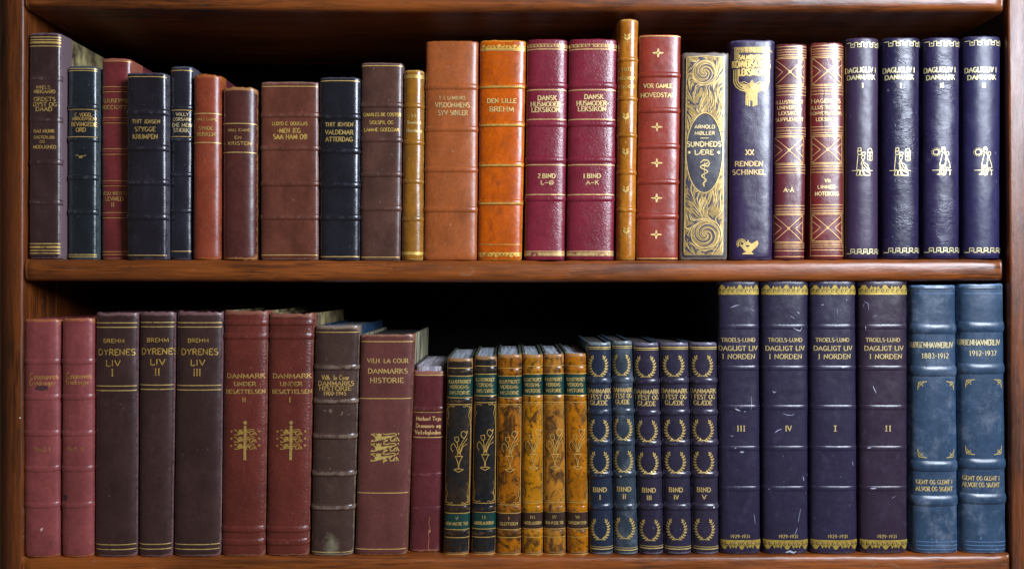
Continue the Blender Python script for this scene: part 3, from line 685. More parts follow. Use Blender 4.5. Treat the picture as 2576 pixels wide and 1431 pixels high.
L = leather('#1c1d25', 0.33, wearcol='#4a4a56')
b = Book(0, 805.5, 908, 806.5, 907, 194, L, 2, 19, 3.0, bands=[(293, 4, 9), (379, 4, 9), (465, 4, 9), (547, 4, 9)], label='black ribbed book lettered VALDEMAR ATTERDAG, right of the widest brown book')
for y in (204, 645.7): b.line(y, GLs, 2.0)
b.text([('THIT JENSEN', 853, 313.4, 9, 69), ('VALDEMAR', 853, 333, 10.5, 69), ('ATTERDAG', 853, 350.6, 10.5, 67)], gilt(.25, '#c7ad6c'))

L = leather('#52372f', 0.42, wearcol='#7a625c')
b = Book(0, 909.5, 1015, 908, 1008, 158, L, 2, 15, 3.8, bands=[(264, 3.6, 8), (351, 3.6, 8), (438.5, 3.6, 8), (524, 3.6, 8)], label='dark brown flat-backed book next to the thin tan book, upper shelf')
for y in (166.4, 647): b.line(y, GLs, 2.0)
b.text([('CHARLES DE COSTER', 961, 289, 8, 92), ('UGLSPIL OG', 960, 308.6, 8.5, 58), ('LAMME GOEDZAK', 960, 326.8, 8.5, 87)], gilt(.1, '#d8b766'))

L = leather('#93642f', 0.34, var=.3, wearcol='#c39a50', mottle='#6a4a26', mott=(.5, .75))
b = Book(0, 1016.5, 1068.5, 1010, 1065.5, 176, L, 4, 20, 2.1, bands=[(265.8, 2.6, 7), (358, 2.6, 7), (456, 2.6, 7), (551, 2.6, 7)], label='thin tan calf book with small pale title, left of the broad terracotta book')
b.patch(189.5, 196, gilt(.5, '#c9a45a'), name='gilt_border'); b.line(189, GLd, 1.2); b.line(196.5, GLd, 1.4)
b.patch(633.5, 641, gilt(.4, '#d9b866'), name='gilt_border')
b.text([('S.S.', 1041.5, 291.6, 6.5, 14), ('Brandsted', 1041.5, 308, 8, 34), ('Herretaarn', 1042, 328, 10, 40)], gilt(.35, '#d8bd84'), bold=1.2)

L = leather('#9c5836', 0.42, var=.18, wearcol='#b8846c', wear=.5)
b = Book(0, 1071.5, 1204, 1067, 1200.5, 103, L, 4, 18, 3.0, bands=[(218, 3.4, 8), (324, 3.4, 8), (426.5, 3.4, 8), (527, 3.4, 8)], label='broad terracotta book with wide raised bands, left of the orange book')
b.text([('T. E. LAWRENCE', 1137.7, 247, 8.5, 66), ('VISDOMMENS', 1138, 264.7, 11.5, 86), ('SYV SØJLER', 1139, 284.4, 11.5, 74)], gilt(.25, '#e2bd88'))

L = leather('#bd5c0c', 0.36, var=.28, wearcol='#d08a30', mottle='#8c3e10', mott=(.5, .72))
b = Book(0, 1207.5, 1324, 1202.5, 1313, 101, L, 3, 18, 2.8, bands=[(216, 3.2, 8), (312, 3.2, 8), (413, 3.2, 8), (509, 3.2, 8)], label='bright orange calf book with gilt palmette border at the top')
scallop_band(b, 119, 13, gilt(.28, '#dcb45a'), 6, True, leather('#a04f18', .4, var=.1, wear=0)); b.line(127, GLs, 1.6)
for y in (219, 315, 416, 511.5):
    m = MB(); z = b.zpy(y); s0, s1 = b.st(-.93), b.st(.93); n = 24
    for i in range(n):
        x = s0+(s1-s0)*i/n; pw = (s1-s0)/n; b.ribbon(m, [(x, z+1.8), (x+pw*1.1, z-1.8)], 2.6, 1.0)
    b.ribbon(m, [(s0, z-2.2), (s1, z-2.2)], 1.2, 0.9); b.fin(m, 'rope_line', gilt(.22, '#e0b860'))
b.line(615, gilt(.2, '#e0a860'), 1.6); scallop_band(b, 641, 12, gilt(.45, '#dcb45a'), 6, False, leather('#a04f18', .4, var=.1, wear=0))
b.text([('DEN LILLE', 1262, 254, 10.5, 72), ('BREHM', 1262, 275, 11, 60)], gilt(.3, '#e8cf8a'))

L = leather('#7a2b38', 0.38, var=.14, wearcol='#8a4a60', pebble=0.35, wear=.5)
for x, dx, vol, lab in (((1325.5, 1427.5, 1318.5, 1420.5), 0, ('2.BIND', 'L–Ø'), 'plum leather book lettered 2. BIND, next to the orange book'), ((1430, 1551.5, 1423.5, 1543.5), 1, ('1.BIND', 'A–K'), 'plum leather book lettered 1. BIND, left of the thin tall tan book')):
    tp = 98.5-dx*.5; b = Book(0, x[0], x[1], x[2], x[3], tp, L, 2, 20, 2.8, bands=[(214, 3.4, 8), (311.5, 3.4, 8), (402, 3.4, 8), (499.5, 3.4, 8)], label=lab, group='plum two-volume lexicon')
    b.patch(111, 119.5, gilt(.4, '#d2b27c'), name='gilt_border')
    pt = MB(); s0, s1 = b.st(-.95), b.st(.95); z = b.zpy(115.2)
    for i in range(12):
        x_ = s0+(s1-s0)*(i+.5)/12; b.ribbon(pt, [(x_-2, z+3), (x_+1.2, z), (x_-1, z-3)], 1.4, 1.3); b.ribbon(pt, [(x_+3, z+3), (x_+3, z-3)], 0.9, 1.3)
    b.fin(pt, 'border_pattern', L)
    for y in (124.5, 226.7, 300.6, 415, 489.6, 632.5): b.line(y, gilt(.15, '#e2be86'), 2.3, amp=0.8, per=4.4)
    b.patch(635.5, 643.5, gilt(.4, '#d2b27c'), name='gilt_border')
    k = -1.5*dx; cc = (1376.5, 1375.5, 1372.6) if not dx else (1494, 1491, 1489.5)
    b.text([('DANSK', cc[0], 247+k*2, 11, 47), ('HUSMODER-', cc[1], 262.6+k*1.6, 11, 80), ('LEKSIKON', cc[2], 276.5+k*1.4, 11, 70)], gilt(.08, '#ecd09a'), bold=1.15)
    vx = 1375 if not dx else 1489
    b.text([(vol[0], vx, 442.8, 10.5, 44), (vol[1], vx+1, 459.5, 9.5, 31)], gilt(.08, '#ecd09a'), name='volume_number', bold=1.15)

L = leather('#a8692f', 0.34, var=.25, wearcol='#d09a50', mottle='#c08030', mott=(.48, .7))
b = Book(0, 1553, 1605.5, 1549.5, 1597.5, 48, L, 0, 21, 2.2, bands=[(149, 3, 6.5), (247.5, 3, 6.5), (340, 3, 6.5), (434, 3, 6.5), (528, 3, 6.5)], label='thin tan book, tallest of the upper shelf, with gilt sprigs')
for ox, oy in ((1577.4, 96), (1574, 295), (1573.5, 384), (1574, 478.5), (1575, 582)): st_, pg_ = sprig(); b.strokes(ox, oy, st_, 1.2, gilt(.1, '#ecc878'), 'leaf_sprig', polys=pg_)
b.text([('FRITZ', 1577, 175.5, 8.5, 24), ('JÖRGENSENS', 1576, 197.5, 8, 45), ('TEGNINGER', 1575, 218.5, 8, 43)], gilt(.4, '#dcb468'))

L = leather('#8a392e', 0.38, var=.15, wearcol='#a86450', wear=.6)
b = Book(0, 1607, 1712.5, 1599, 1705, 87, L, 2, 17, 2.9, bands=[(188.5, 3.4, 7.5), (277.5, 3.4, 7.5), (367.5, 3.4, 7.5), (457.5, 3.4, 7.5), (544.5, 3.4, 7.5)], label='brick-red book with gilt four-pointed stars between raised bands')
for y in (91.5, 650): b.line(y, GLs, 1.8)
for ox, oy in ((1655.4, 134), (1652.5, 320), (1652, 410.4), (1651.5, 498.4), (1650.5, 590)): b.strokes(ox, oy, [], 1.2, gilt(.05, '#e8cc8e'), 'star_ornament', polys=[star()]); b.strokes(ox, oy, [[(1.7*math.cos(i), 1.5*math.sin(i)) for i in range(7)]], 1.3, L, 'star_centre', off=1.5)
b.text([('VOR GAMLE', 1655, 216.5, 10, 71), ('HOVEDSTAD', 1656, 239.8, 10.5, 86)], gilt(.08, '#e2c586'))

# the broad book with the swirling gold plate
L = leather('#25222f', 0.5, var=.25, wearcol='#7b6a5c', wear=1.2)
NAV = leather('#26223a', 0.5, var=.12, wear=0)
b = Book(0, 1714, 1832.5, 1707, 1828.5, 132.5, L, 2, 14, 4.2, bands=[], rag=2.6, wearT=1.9, wearE=1.3, label='navy book covered in swirling gold ornament round a dark oval')
a0, zc = b.anchor(1772, 385); zt_, zb_ = b.zpy(143), b.zpy(642); W = 47.5
m = MB(); nx_, nz_ = 60, 190; RX, RY = 45.0, 99.0
gid = {}
for k in range(nz_+1):
    for i in range(nx_+1):
        z = zt_+(zb_-zt_)*k/nz_; sl = (zc-z)/(zt_-zb_)*-0.0; x = a0-W+2*W*i/nx_
        gid[(i, k)] = m.vert(b.on(x+0.8*noise.noise(Vector((0, z/14, 3)))*(1 if abs(i-nx_/2) > nx_/2-2 else 0), z, 0.7))
for k in range(nz_):
    for i in range(nx_):
        z = zt_+(zb_-zt_)*(k+.5)/nz_; x = -W+2*W*(i+.5)/nx_
        if (x/RX)**2+((z-zc)/RY)**2 > 1: m.f.append((gid[(i, k)], gid[(i+1, k)], gid[(i+1, k+1)], gid[(i, k+1)]))
b.fin(m, 'gilt_plate', gilt(0.10, '#9a8250'))
rnd = random.Random(4)
mg, mn = MB(), MB()
def inside(x, z, mrg=1.0): return abs(x) < W-mrg and zb_+1 < z < zt_-1 and (x/(RX+2))**2+((z-zc)/(RY+2))**2 > 1
def run(pts, wd, mm, off):
    seg = []
    for x, z in pts:
        if inside(x, z): seg.append((a0+x, z))
        else:
            if len(seg) > 2: b.ribbon(mm, seg, wd, off, 4)
            seg = []
    if len(seg) > 2: b.ribbon(mm, seg, wd, off, 4)
taper = lambda wmax: (lambda dx, dz, f: wmax*max(.12, math.sin(math.pi*min(1, max(0, f)))**.7))
sw = ((-3, b.zpy(183), 25), (4, b.zpy(590), 31))
def fieldang(x, z):
    # flames rise away from the oval and stream round the swirls
    ang = math.pi/2 + 0.55*math.sin(z/19.0+x/13.0) - 0.012*x
    for cx_, cz_, r in sw:
        d = math.hypot(x-cx_, z-cz_)
        if d < r*1.75:
            ta = math.atan2(z-cz_, x-cx_)+math.pi/2; f = min(1, max(0, (1.75-d/r)/.5)); ang = ang*(1-f)+ta*f
    return ang
for k in range(640):
    x, z = rnd.uniform(-W, W), rnd.uniform(zb_, zt_)
    if any(math.hypot(x-c[0], z-c[1]) < c[2]*1.02 for c in sw): continue
    dark = k % 2 == 0; pts = []; sgn = 1 if rnd.random() < .5 else -1
    for i in range(11 if dark else 15):
        pts.append((x, z)); a = fieldang(x, z); x += 2.4*math.cos(a)*sgn; z += 2.4*math.sin(a)*sgn
    run(pts, taper(4.0 if dark else 2.0), mn if dark else mg, 1.1 if dark else 1.5)
for cx_, cz_, r in sw:
    for j in range(3):
        pts = [(cx_+rr*math.cos(t_+j*math.tau/3), cz_+rr*math.sin(t_+j*math.tau/3)) for t_, rr in ((q_*.22, r*(1-q_/31)*.98) for q_ in range(30))]
        run(pts, taper(r*.17), mn, 1.2); run([(cx_+(x-cx_)*1.12+.8, cz_+(z-cz_)*1.12) for x, z in pts], 1.5, mg, 1.6)
    run([(cx_+r*1.14*math.cos(i*.2), cz_+r*1.1*math.sin(i*.2)) for i in range(33)], 1.8, mg, 1.6)
    for j in range(13):
        t_ = j*math.tau/13; run([(cx_+r*(1.3+.12*u)*math.cos(t_+u*.16), cz_+r*(1.25+.12*u)*math.sin(t_+u*.16)) for u in range(4)], taper(4.2), mn, 1.15)
for x in (-12, -7, 0, 7, 12): run([(x*.4, b.zpy(232)+0), (x*.7, b.zpy(252)), (x*1.3, b.zpy(284))], 1.3, mg, 1.6); run([(x*.3, b.zpy(496)), (x*.8, b.zpy(525)), (x*.5, b.zpy(548))], 1.3, mg, 1.6)
for cx_, py, w_, h_ in ((-20, 212, 7, 9), (16, 196, 9, 16), (17, 222, 5, 12), (-16, 508, 9, 9), (3, 519, 11, 12), (25, 512, 5, 9), (-19, 262, 6, 4), (9, 222, 6, 9)):
    z = b.zpy(py); b.poly(mn, [(a0+cx_+w_*(.8+.3*noise.noise(Vector((i, py, 1))))*math.cos(i*.63), z+h_*.9*(.8+.4*noise.noise(Vector((i, py, 2))))*math.sin(i*.63)) for i in range(10)], 1.25)
b.fin(mn, 'plate_dark_pattern', NAV)['kind'] = 'stuff'  # navy part of the plate's pattern
run([(-W+1.3, zb_+2), (-W+1.3, zt_-2)], 2, mg, 1.7); b.ribbon(mg, [(a0-W, zb_+6), (a0-W+.6, zt_-2), (a0, zt_-.5+1.5), (a0+W-.6, zt_-2), (a0+W, zb_+6)], 1.8, 1.7)
b.ribbon(mg, [(a0+(RX+.6)*math.cos(i*math.tau/72), zc+(RY+.6)*math.sin(i*math.tau/72)) for i in range(73)], 2.3, 1.8)
b.fin(mg, 'plate_scrollwork', gilt(0.05, '#d6bb7e'))['kind'] = 'stuff'
SG = gilt(.08, '#d8c79a')
b.text([('ARNOLD', 1772.8, 319.5, 8.5, 51), ('MØLLER', 1772.5, 335.5, 8.5, 50), ('SUNDHEDS', 1771, 363, 12, 85), ('LÆRE', 1771, 383.5, 11.5, 47)], SG, serif=False, bold=1.1)
b.strokes(1772, 348, [[(-10, 0), (10, 0)]], 2, SG, 'title_rule')
for ox in (1733.5, 1807.5): b.strokes(ox, 384, [], 1, SG, 'dot_ornament', polys=[[(3.7*math.cos(i*.7), 3.7*math.sin(i*.7)) for i in range(9)]])
sn = []
for i in range(60):
    f = i/59; am = 12*(1-f)**.8+1; sn.append((am*math.sin(f*17+2.2)*.85, 27-60*f**.9))
b.strokes(1771.5, 434, [(3.0, [(-10, 24), (-2, 31), (8, 30), (13, 23), (9, 15), (-4, 17)])]+[(2.7, [(x, y-3) for x, y in sn]), (1.4, [(0, 26), (0, -36)])], 2.4, gilt(.1, '#d2bd84'), 'snake_ornament')

# encyclopaedia volume with gold plaque and lamp
L = leather('#2e2140', 0.40, var=.16, wearcol='#5a5070', wear=.7)
b = Book(0, 1832.5, 1948, 1832.5, 1942, 101, L, 3, 20, 3.0, q=14, bands=[], label='deep purple book with gold plaque above XX and an oil lamp', wearT=1.1)
SG = gilt(.05, '#dcc07a')
b.patch(119, 133.5, gilt(.15, '#b09a62'), name='plaque_frieze', px=(1847, 1935))
b.patch(133.5, 151, gilt(.25, '#b09a62'), name='plaque_frieze', px=(1847, 1859)); b.patch(133.5, 151, gilt(.25, '#b09a62'), name='plaque_frieze', px=(1923, 1935))
st_ = []
for i in range(9): st_.append((1.3, [(-42+i*10, 7), (-38+i*10, -1+3*(i % 2)), (-31+i*10, 4-3*(i % 3)), (-29+i*10, -6)]))
b.strokes(1891, 127, st_, 1.2, SG, 'plaque_scrollwork', 1.2); b.strokes(1891, 126, [[(x+2, y-1.3) for x, y in s_[1]] for s_ in st_[::1]], 0.9, L, 'plaque_leather_strokes', 1.1)  # leather-coloured strokes set beside the gilt scrolls
b.strokes(1926, 135, [], 1, gilt(0, '#f0dfa0'), 'dot_ornament', 1.6, polys=[[(3*math.cos(i*.7), 3*math.sin(i*.7)) for i in range(9)]])
b.text([('SALMONSENS', 1891, 145, 11, 62), ('KONVERSATIONS', 1891, 162, 17, 92), ('LEKSIKON', 1890, 182.5, 16.5, 61)], SG, serif=False, bold=1.35)
st_ = []
for k in range(3):
    o = 0.8+k*4.8; st_.append((2.6, [(-43.5+o, -2), (-43.5+o, -34+o*.3), (-38+o*.8, -46+o*.7), (-28+o*.4, -54+o), (-14, -58+o*1.05)])); st_.append((2.6, [(-x, y) for x, y in st_[-1][1]]))
for x in (-13.5, -9.3, -5, 4, 8.3, 12.5): st_.append((2.5, [(x, -58), (x, -96+abs(x)*.35)]))
b.strokes(1891, 171+2, st_, 2.5, SG, 'plaque_scrollwork')
b.strokes(1891, 215, [(1.4, [(-30, 6), (-18, 8), (-6, 2), (0, 12), (6, 2), (18, 8), (28, 6), (20, -2), (8, -4), (16, -12), (4, -10), (0, -32), (-4, -10), (-18, -14), (-8, -4), (-22, -1), (-30, 6)]), (1.5, [(-8, -16), (-6, -36)]), (1.5, [(7, -16), (6, -38)]), (1.4, [(-26, 3), (-10, 0)]), (1.4, [(24, 3), (10, 0)])], 1.4, SG, 'flower_ornament', 1.5,
          polys=[[(2.6*math.cos(i*.7), 2.6*math.sin(i*.7)-7) for i in range(9)]])
b.strokes(1891, 217, [], 1, gilt(.1, '#ae965a'), 'flower_ornament', 1.15, polys=[[(-27, 6), (-5, 3), (0, 12), (5, 3), (26, 6), (17, -10), (10, -30), (0, -38), (-10, -30), (-18, -12)]])
b.text([('XX', 1885.8, 383.8, 12.5, 20), ('RENDEN', 1884.5, 412.2, 11.5, 69), ('SCHINKEL', 1884.5, 433.2, 11.5, 82)], gilt(.06, '#d8bb8a'), name='volume_lettering', bold=1.1)
body = [(-20, 4), (-13, 4), (-5, 11), (-1, 12), (-1, 16), (1, 16), (1, 12), (6, 9), (13, 3), (18, 8), (24, 15), (27, 8), (24, 0), (14, -8), (8, -15), (-2, -15), (-10, -9)]
b.strokes(1881, 620, [(1.7, [(-16+6*math.cos(math.radians(a)), 7+6*math.sin(math.radians(a))), (-16+13*math.cos(math.radians(a)), 7+13*math.sin(math.radians(a)))]) for a in range(20, 235, 18)], 1.8, SG, 'lamp_rays', 1.1)
b.strokes(1881, 620, [(2.0, [(-14, -18.5), (14, -18.5)]), (1.8, curl(-16, 7, 7, -60, .8))], 2, SG, 'lamp_ornament', 1.3, polys=[body, [(-14, -18), (-4, -13), (7, -13), (14, -18)]])
b.strokes(1881, 618, [], 1, NAV, 'lamp_inset', 1.8, polys=[[(-7, 1), (6, 1), (0, -4)]])  # navy triangle on the lamp body

# two wine books with crossed gilt panels
for (x, y0s, lab, tx, vol, cxs, hw_, top) in (
  ((1949.5, 2029, 1943, 2022.5), 0, 'maroon book with crossed gilt panels and small A-Å, right of the purple plaque book',
   [('ILLUSTRERET', 1987, 257.2, 8.5, 67), ('UNIVERSAL', 1987, 271.3, 8.5, 60), ('LEKSIKON', 1986.5, 285.3, 8.5, 53), ('SUPPLEMENT', 1987, 301, 8.5, 68)], [('A-Å', 1984, 477.8, 9.5, 25)], (1987, 1985, 1983.5), 36, 110),
  ((2035, 2120.5, 2033, 2120.5), -.9, 'wine-red book with crossed gilt panels, lettered VII, split down its upper half',
   [('HAGERUPS', 2079.4, 254.4, 9.5, 73), ('ILLUSTREREDE', 2079.4, 270.7, 8.5, 74), ('KONVERSATIONS', 2079.2, 285.3, 8, 79), ('LEKSIKON', 2079, 300.5, 8.5, 51)], [('VII', 2081.6, 455, 8.5, 14), ('LINNED-', 2082, 470.6, 8.5, 49), ('NÖTEBORG', 2081, 487.5, 9, 59)], (2082, 2081.6, 2082), 37.5, 107)):
    L = leather('#5a222a' if y0s == 0 else '#672224', 0.38, var=.2, wearcol='#7a4440', wear=.7)
    b = Book(0, x[0], x[1], x[2], x[3], top, L, 3 if y0s == 0 else 6, 17, 2.7, bands=[], label=lab, group='maroon books with crossed gilt panels')
    k = y0s*1.1; gm = gilt(.12, '#d8ad78')
    for y in (118, 125.7, 139, 144.6, 218.5, 223.8, 239.6, 321.8, 337, 342.4, 415, 420.5, 435.6, 517.3, 532.5, 537.5, 612, 617.5, 631, 645.5): b.line(y+(k*2.4 if y < 400 else k*2), gm, 1.5, -.93, .93)
    for y in (131.8, 231.2, 329.4, 428, 525.6, 623): b.line(y+k*2, gm, 1.5, -.93, .93, amp=2.2, per=4.6, name='zigzag_line')
    for c, (p0, p1) in zip(cxs, ((148, 215), (345.5, 411.5), (541, 608.5))): frame_xbox(b, c, p0+k*2, p1+k*2, gm, hw_)
    if y0s:
        m = MB(); 
        for s_ in (-.94, .94):
            sa = b.st(s_); b.ribbon(m, [(sa, b.zpy(114)), (sa, b.zpy(645))], 1.5)
        b.fin(m, 'gilt_frame', gm)
        m = MB(); aa, _ = b.anchor(2073, 250); b.ribbon(m, [(aa+1.6*noise.noise(Vector((0, i/3, 2))), b.zpy(205+i*6)) for i in range(24)], lambda dx, dz, f: 1.8*math.sin(math.pi*f)+.2, 1.2); b.fin(m, 'leather_split', leather('#2a1014', .6, wear=0))
    b.text(tx, gilt(.15, '#dcb888')); b.text(vol, gilt(.05, '#e6c898'), name='volume_number')

# four navy books with key borders
KB = gilt(0, '#eee3b8')
for (x, top, hx, cr, tcx, vol, kind, fx, yk, lab, rough_) in (
  ((2122, 2209, 2122, 2208), 95, '#382a42', 0.12, (2166.8, 2168, 2169.6), 'I', 0, 2169.6, (113, 632.5), 'faded purple-grey smooth book with Greek key borders, indoor couple, volume I', .45),
  ((2214.5, 2312.5, 2214.5, 2310.5), 94, '#211b38', 0.62, (2263.3, 2264, 2265.5), 'I', 0, 2264.8, (109.9, 629.8), 'glossy creased navy book with Greek key borders, indoor couple, volume I', .40),
  ((2316.5, 2412.5, 2316, 2411.5), 94, '#272040', 0.55, (2366.6, 2368, 2369), 'II', 1, 2371.5, (110, 629), 'wrinkled navy book with Greek key borders, outdoor couple under sun, volume II', .42),
  ((2417, 2515.5, 2416, 2513.5), 90.5, '#262345', 0.0, (2470, 2472, 2474.4), 'II', 1, 2477, (107.7, 629.3), 'smooth navy book with Greek key borders at the right end of the upper shelf', .44)):
    L = leather(hx, rough_, var=.15, wearcol='#6b6880', wear=.6, crease=cr, grain=.15, spec=.36)
    b = Book(0, x[0], x[1], x[2], x[3], top, L, 4, 24, 2.25, bands=[], label=lab, group='navy books with Greek key borders')
    key_band(b, yk[0], KB, False, 11.5); key_band(b, yk[1], KB, True, 11)
    d = 0 if vol == 'I' and kind == 0 and hx == '#38304a' else -.8
    b.text([('DAGLIGLIV I', tcx[0], 177.2+d*(1 if kind == 0 else 1.8), 12, 76), ('DANMARK', tcx[1], 195.2+d, 11, 68)], KB, bold=1.0)
    b.text([(vol, tcx[2], 217+d*2, 9.5, 5 if vol == 'I' else 10)], KB, name='volume_number', bold=1.3)
    b.strokes(fx-(2 if kind else 0), 407, couple_indoor() if kind == 0 else couple_outdoor(), 1.55, gilt(0, '#eadcb0'), 'couple_ornament')

# ------------------------------------------------------------------ lower row of books
for (x, top, lines, vn, lab) in (
  ((62.5, 156, 63, 155.7), 803, [('Casanovas', 109, 946, 15, 66), ('Erindringer', 105, 962, 13, 62)], [('BIND I', 104.6, 1130, 9.5, 40)], 'dusty rose book lettered BIND I, against the left side, lower shelf'),
  ((158, 241.5, 157, 240), 801.5, [('Casanovas', 197, 944.5, 15, 60), ('Erindringer', 193, 960.5, 13, 56)], [('BIND II', 190, 1129.5, 9.5, 42)], 'dusty rose book lettered BIND II, second on the lower shelf')):
    L = leather('#8a4a4a', 0.44, var=.22, wearcol='#a8663c', wear=.8, mottle='#743634', mott=(.5, .75))
    b = Book(1, x[0], x[1], x[2], x[3], top, L, -6, 20, 2.3, q=14, pagemat=DARKP, bands=[(910, 2.4, 8), (999.5, 2.4, 8), (1090.5, 2.4, 8), (1180, 2.4, 8), (1271, 2.4, 8)], rag=1.4, wearT=1.3, wearE=.6, label=lab, group='dusty rose two-volume set')
    b.text(lines, gilt(.3, '#c08a5c'), serif=False, bold=.85); b.text(vn, gilt(.45, '#c08a60'), name='volume_number')
    if x[0] < 100: b.strokes(105, 1331, [], 1, plain('paint_fleck', '#d8b8ac', .6), 'paint_fleck', polys=[[(-3, -3), (0, -3.5), (3, 1), (4, 4), (-1, 3.5), (-3, 1)]])
    b.strokes(105 if x[0] < 100 else 165, 975 if x[0] < 100 else 1250, [], 1, leather('#4a3034', .5, wear=0), 'stain_mark', 0.55, polys=[[((17 if x[0] < 100 else 7)*(1+.5*noise.noise(Vector((i, 1, x[0]))))*math.cos(i*.45), 7*(1+.6*noise.noise(Vector((i, 4, x[0]))))*math.sin(i*.45)) for i in range(14)]])

for (x, top, c, rn, dx, lab) in (((243, 352, 241.5, 350), 786, (286.6, 291.8, 285.3, 283, 90), 'I', 0, 'dark brown book lettered LIV I, third on the lower shelf'),
                      ((354, 446, 351, 437), 785, (396.5, 399, 397, 396, 85), 'II', -2, 'dark brown book lettered LIV II, narrowest of three alike'),
                      ((447.5, 565, 439, 558.5), 784.5, (498.7, 501, 498, 496, 91), 'III', -1, 'dark brown book lettered LIV III with a pale frayed right edge')):
    L = leather('#3b2827', 0.44, var=.3, wearcol='#7c5a5c', wear=.9)
    b = Book(1, x[0], x[1], x[2], x[3], top, L, -4, 20, 2.6, q=14, pagemat=DARKP, bands=[], rag=2.2, wearT=1.5, wearE=1.0, label=lab, group='dark brown three-volume set')
    for y in (812, 823, 970.5+dx*.7, 982+dx, 1369, 1381): b.line(y+dx*.6, GL, 2.2, -.95, .95)
    b.text([('BREHM', c[0], 857+dx, 9.5, 52), ('DYRENES', c[1], 885.5+dx, 14.5, c[4]), ('LIV', c[2], 913+dx*1.5, 14.5, 36)], gilt(.3, '#c9a95c'), serif=False, bold=.8)
    b.text([(rn, c[3], 937+dx, 16.5, 6*len(rn)+1)], gilt(.3, '#c9a95c'), name='volume_number', bold=.75)
    if rn == 'III':
        m = MB()
        for k in range(5):
            z0, z1 = b.zpy(1130+k*50), b.zpy(1178+k*50)
            b.ribbon(m, [(b.st(.985)+.8*noise.noise(Vector((i/2, k, 1))), z0+(z1-z0)*i/10) for i in range(11)], 2.2, 0.9)
        b.fin(m, 'frayed_edge', leather('#8f6f68', .6, var=.3, wear=0))

for (x, top, cx_, vn, ex, lab) in (((565.5, 678, 559.5, 670), 781, 617, 'II', 614.7, 'red-brown pebbled book with sword and lions emblem, volume II'),
                                   ((678.5, 792, 671.5, 779.5), 788, 733.5, 'I', 730, 'red-brown pebbled book with sword and lions emblem, volume I, torn head')):
    L = leather('#642f29', 0.42, var=.18, wearcol='#8a5a48', pebble=.45, wear=.9)
    b = Book(1, x[0], x[1], x[2], x[3], top, L, -2, 20, 2.8, q=26, depth=340, boardmat=marble_olive, pagemat=DARKP, bands=[(812, 3.2, 8), (845.5, 3.4, 9), (1331.5, 3.6, 9), (1364, 3.0, 9)], rag=3.0 if vn == 'I' else 2.2, wearT=1.8, wearE=.9, label=lab, group='red-brown books with lions emblem')
    b.text([('DANMARK', cx_+.5, 945, 10.5, 94), ('UNDER', cx_-1, 965, 9.5, 54), ('BESÆTTELSEN', cx_, 984.5, 9.5, 97)], gilt(.3, '#c9a664'))
    b.text([(vn, ex-.5, 1004.7, 10, 9 if vn == 'II' else 5)], gilt(.3, '#c9a664'), name='volume_number')
    st_, pg_ = lions(57, 53, True); EM = gilt(.04, '#b99a52')
    b.strokes(ex+2, 1105, st_, 1.4, EM, 'lions_emblem', polys=pg_)
    b.strokes(ex+2, 1108, [(7.0, [(0, 38), (0, -48)])], 7, gilt(.02, '#bfa062'), 'sword_emblem', 1.6, polys=[[(5*math.cos(i*.7), 45+5*math.sin(i*.7)) for i in range(9)]])

L = leather('#46342f', 0.36, var=.22, wearcol='#8d7868', stain='#77705c')
b = Book(1, 794.5, 907.5, 783, 890.5, 819, L, 0, 22, 2.7, q=18, depth=330, boardmat=blue_cloth, pagemat=BLUEP, bands=[(923, 4.2, 8.5), (1008.5, 4.2, 8.5), (1097, 4.4, 8.5), (1190.5, 4.6, 8.5), (1276, 5.0, 8.5)], rag=1.4, wearT=1.3,
  stainf=lambda t, z: max(0, min(1, (-(z)-575)/60))*max(.2, 1-abs(t)), label='grey-brown ribbed book with mouldy patch near its foot, dated 1900-1945')
for y in (835.5, 1388): b.line(y, GL, 1.9)
b.text([('Vilh. la Cour', 843.4, 949, 11, 67), ('DANMARKS', 844.6, 963.8, 10.5, 88), ('HISTORIE', 842.6, 976.2, 10, 79), ('1900-1945', 842, 988.8, 9.5, 56)], gilt(.15, '#cfae6c'))

L = leather('#623a36', 0.42, var=.14, wearcol='#9a6c54', wear=.8)
b = Book(1, 908.5, 1043.5, 894, 1024, 841, L, 0, 18, 3.2, q=24, depth=330, boardmat=marble_green, pagemat=DARKP, bands=[], rag=1.2, wearT=1.0, label='broad brown smooth book with three gilt lions in a square, lower shelf')
for y in (859, 1002, 1239, 1380): b.line(y, GLs, 2.1)
b.text([('VILH. LA COUR', 975, 907, 10, 100), ('DANMARKS', 975.4, 932.8, 11.5, 97), ('HISTORIE', 973, 956, 11.5, 82)], gilt(.18, '#d8b878'))
st_, pg_ = lions(73, 74); b.strokes(967.5, 1125, st_, 1.6, gilt(.05, '#d6bf72'), 'lions_emblem', polys=pg_)

L = leather('#5c2c30', 0.36, var=.2, wearcol='#9a6450')
b = Book(1, 1041, 1124, 1031, 1112.5, 934, L, 22, 17, 2.7, q=12, depth=270, pagemat=PALEP, boardmat=leather('#241a20', .5), pagetop=-12, boardup=15, bands=[(1029, 2.6, 7), (1194, 1.2, 6), (1278, 1.2, 6)], rag=2.4, wearT=2.0, wearE=1.0, label='short wine-red book with orange frayed head and pale page tops showing')
for y in (943, 1036.4, 1099.4, 1391): b.line(y, GL, 2.2)
for y in (1190, 1198, 1274, 1282): b.line(y, leather('#7d4a62', .35, var=.1, wear=0), .8, 0.0, .95, name='creased_line', off=.8)
b.text([('Michael Tejn', 1077.5, 1052, 9.5, 62), ('Drømmen og', 1077, 1070, 9.5, 62), ('Virkeligheden', 1075.8, 1086.6, 9.5, 65)], gilt(.25, '#dcb882'), bold=1.15)
b.strokes(1079, 1330, [(1.4, [(2, 30), (-1, 16), (3, 2), (-1, -8), (1, -26), (-1, -45), (2, -55)]), (5, [(2, -2), (1, -9)])], 1.4, leather('#b07a52', .6, wear=0), 'leather_crack', .9)

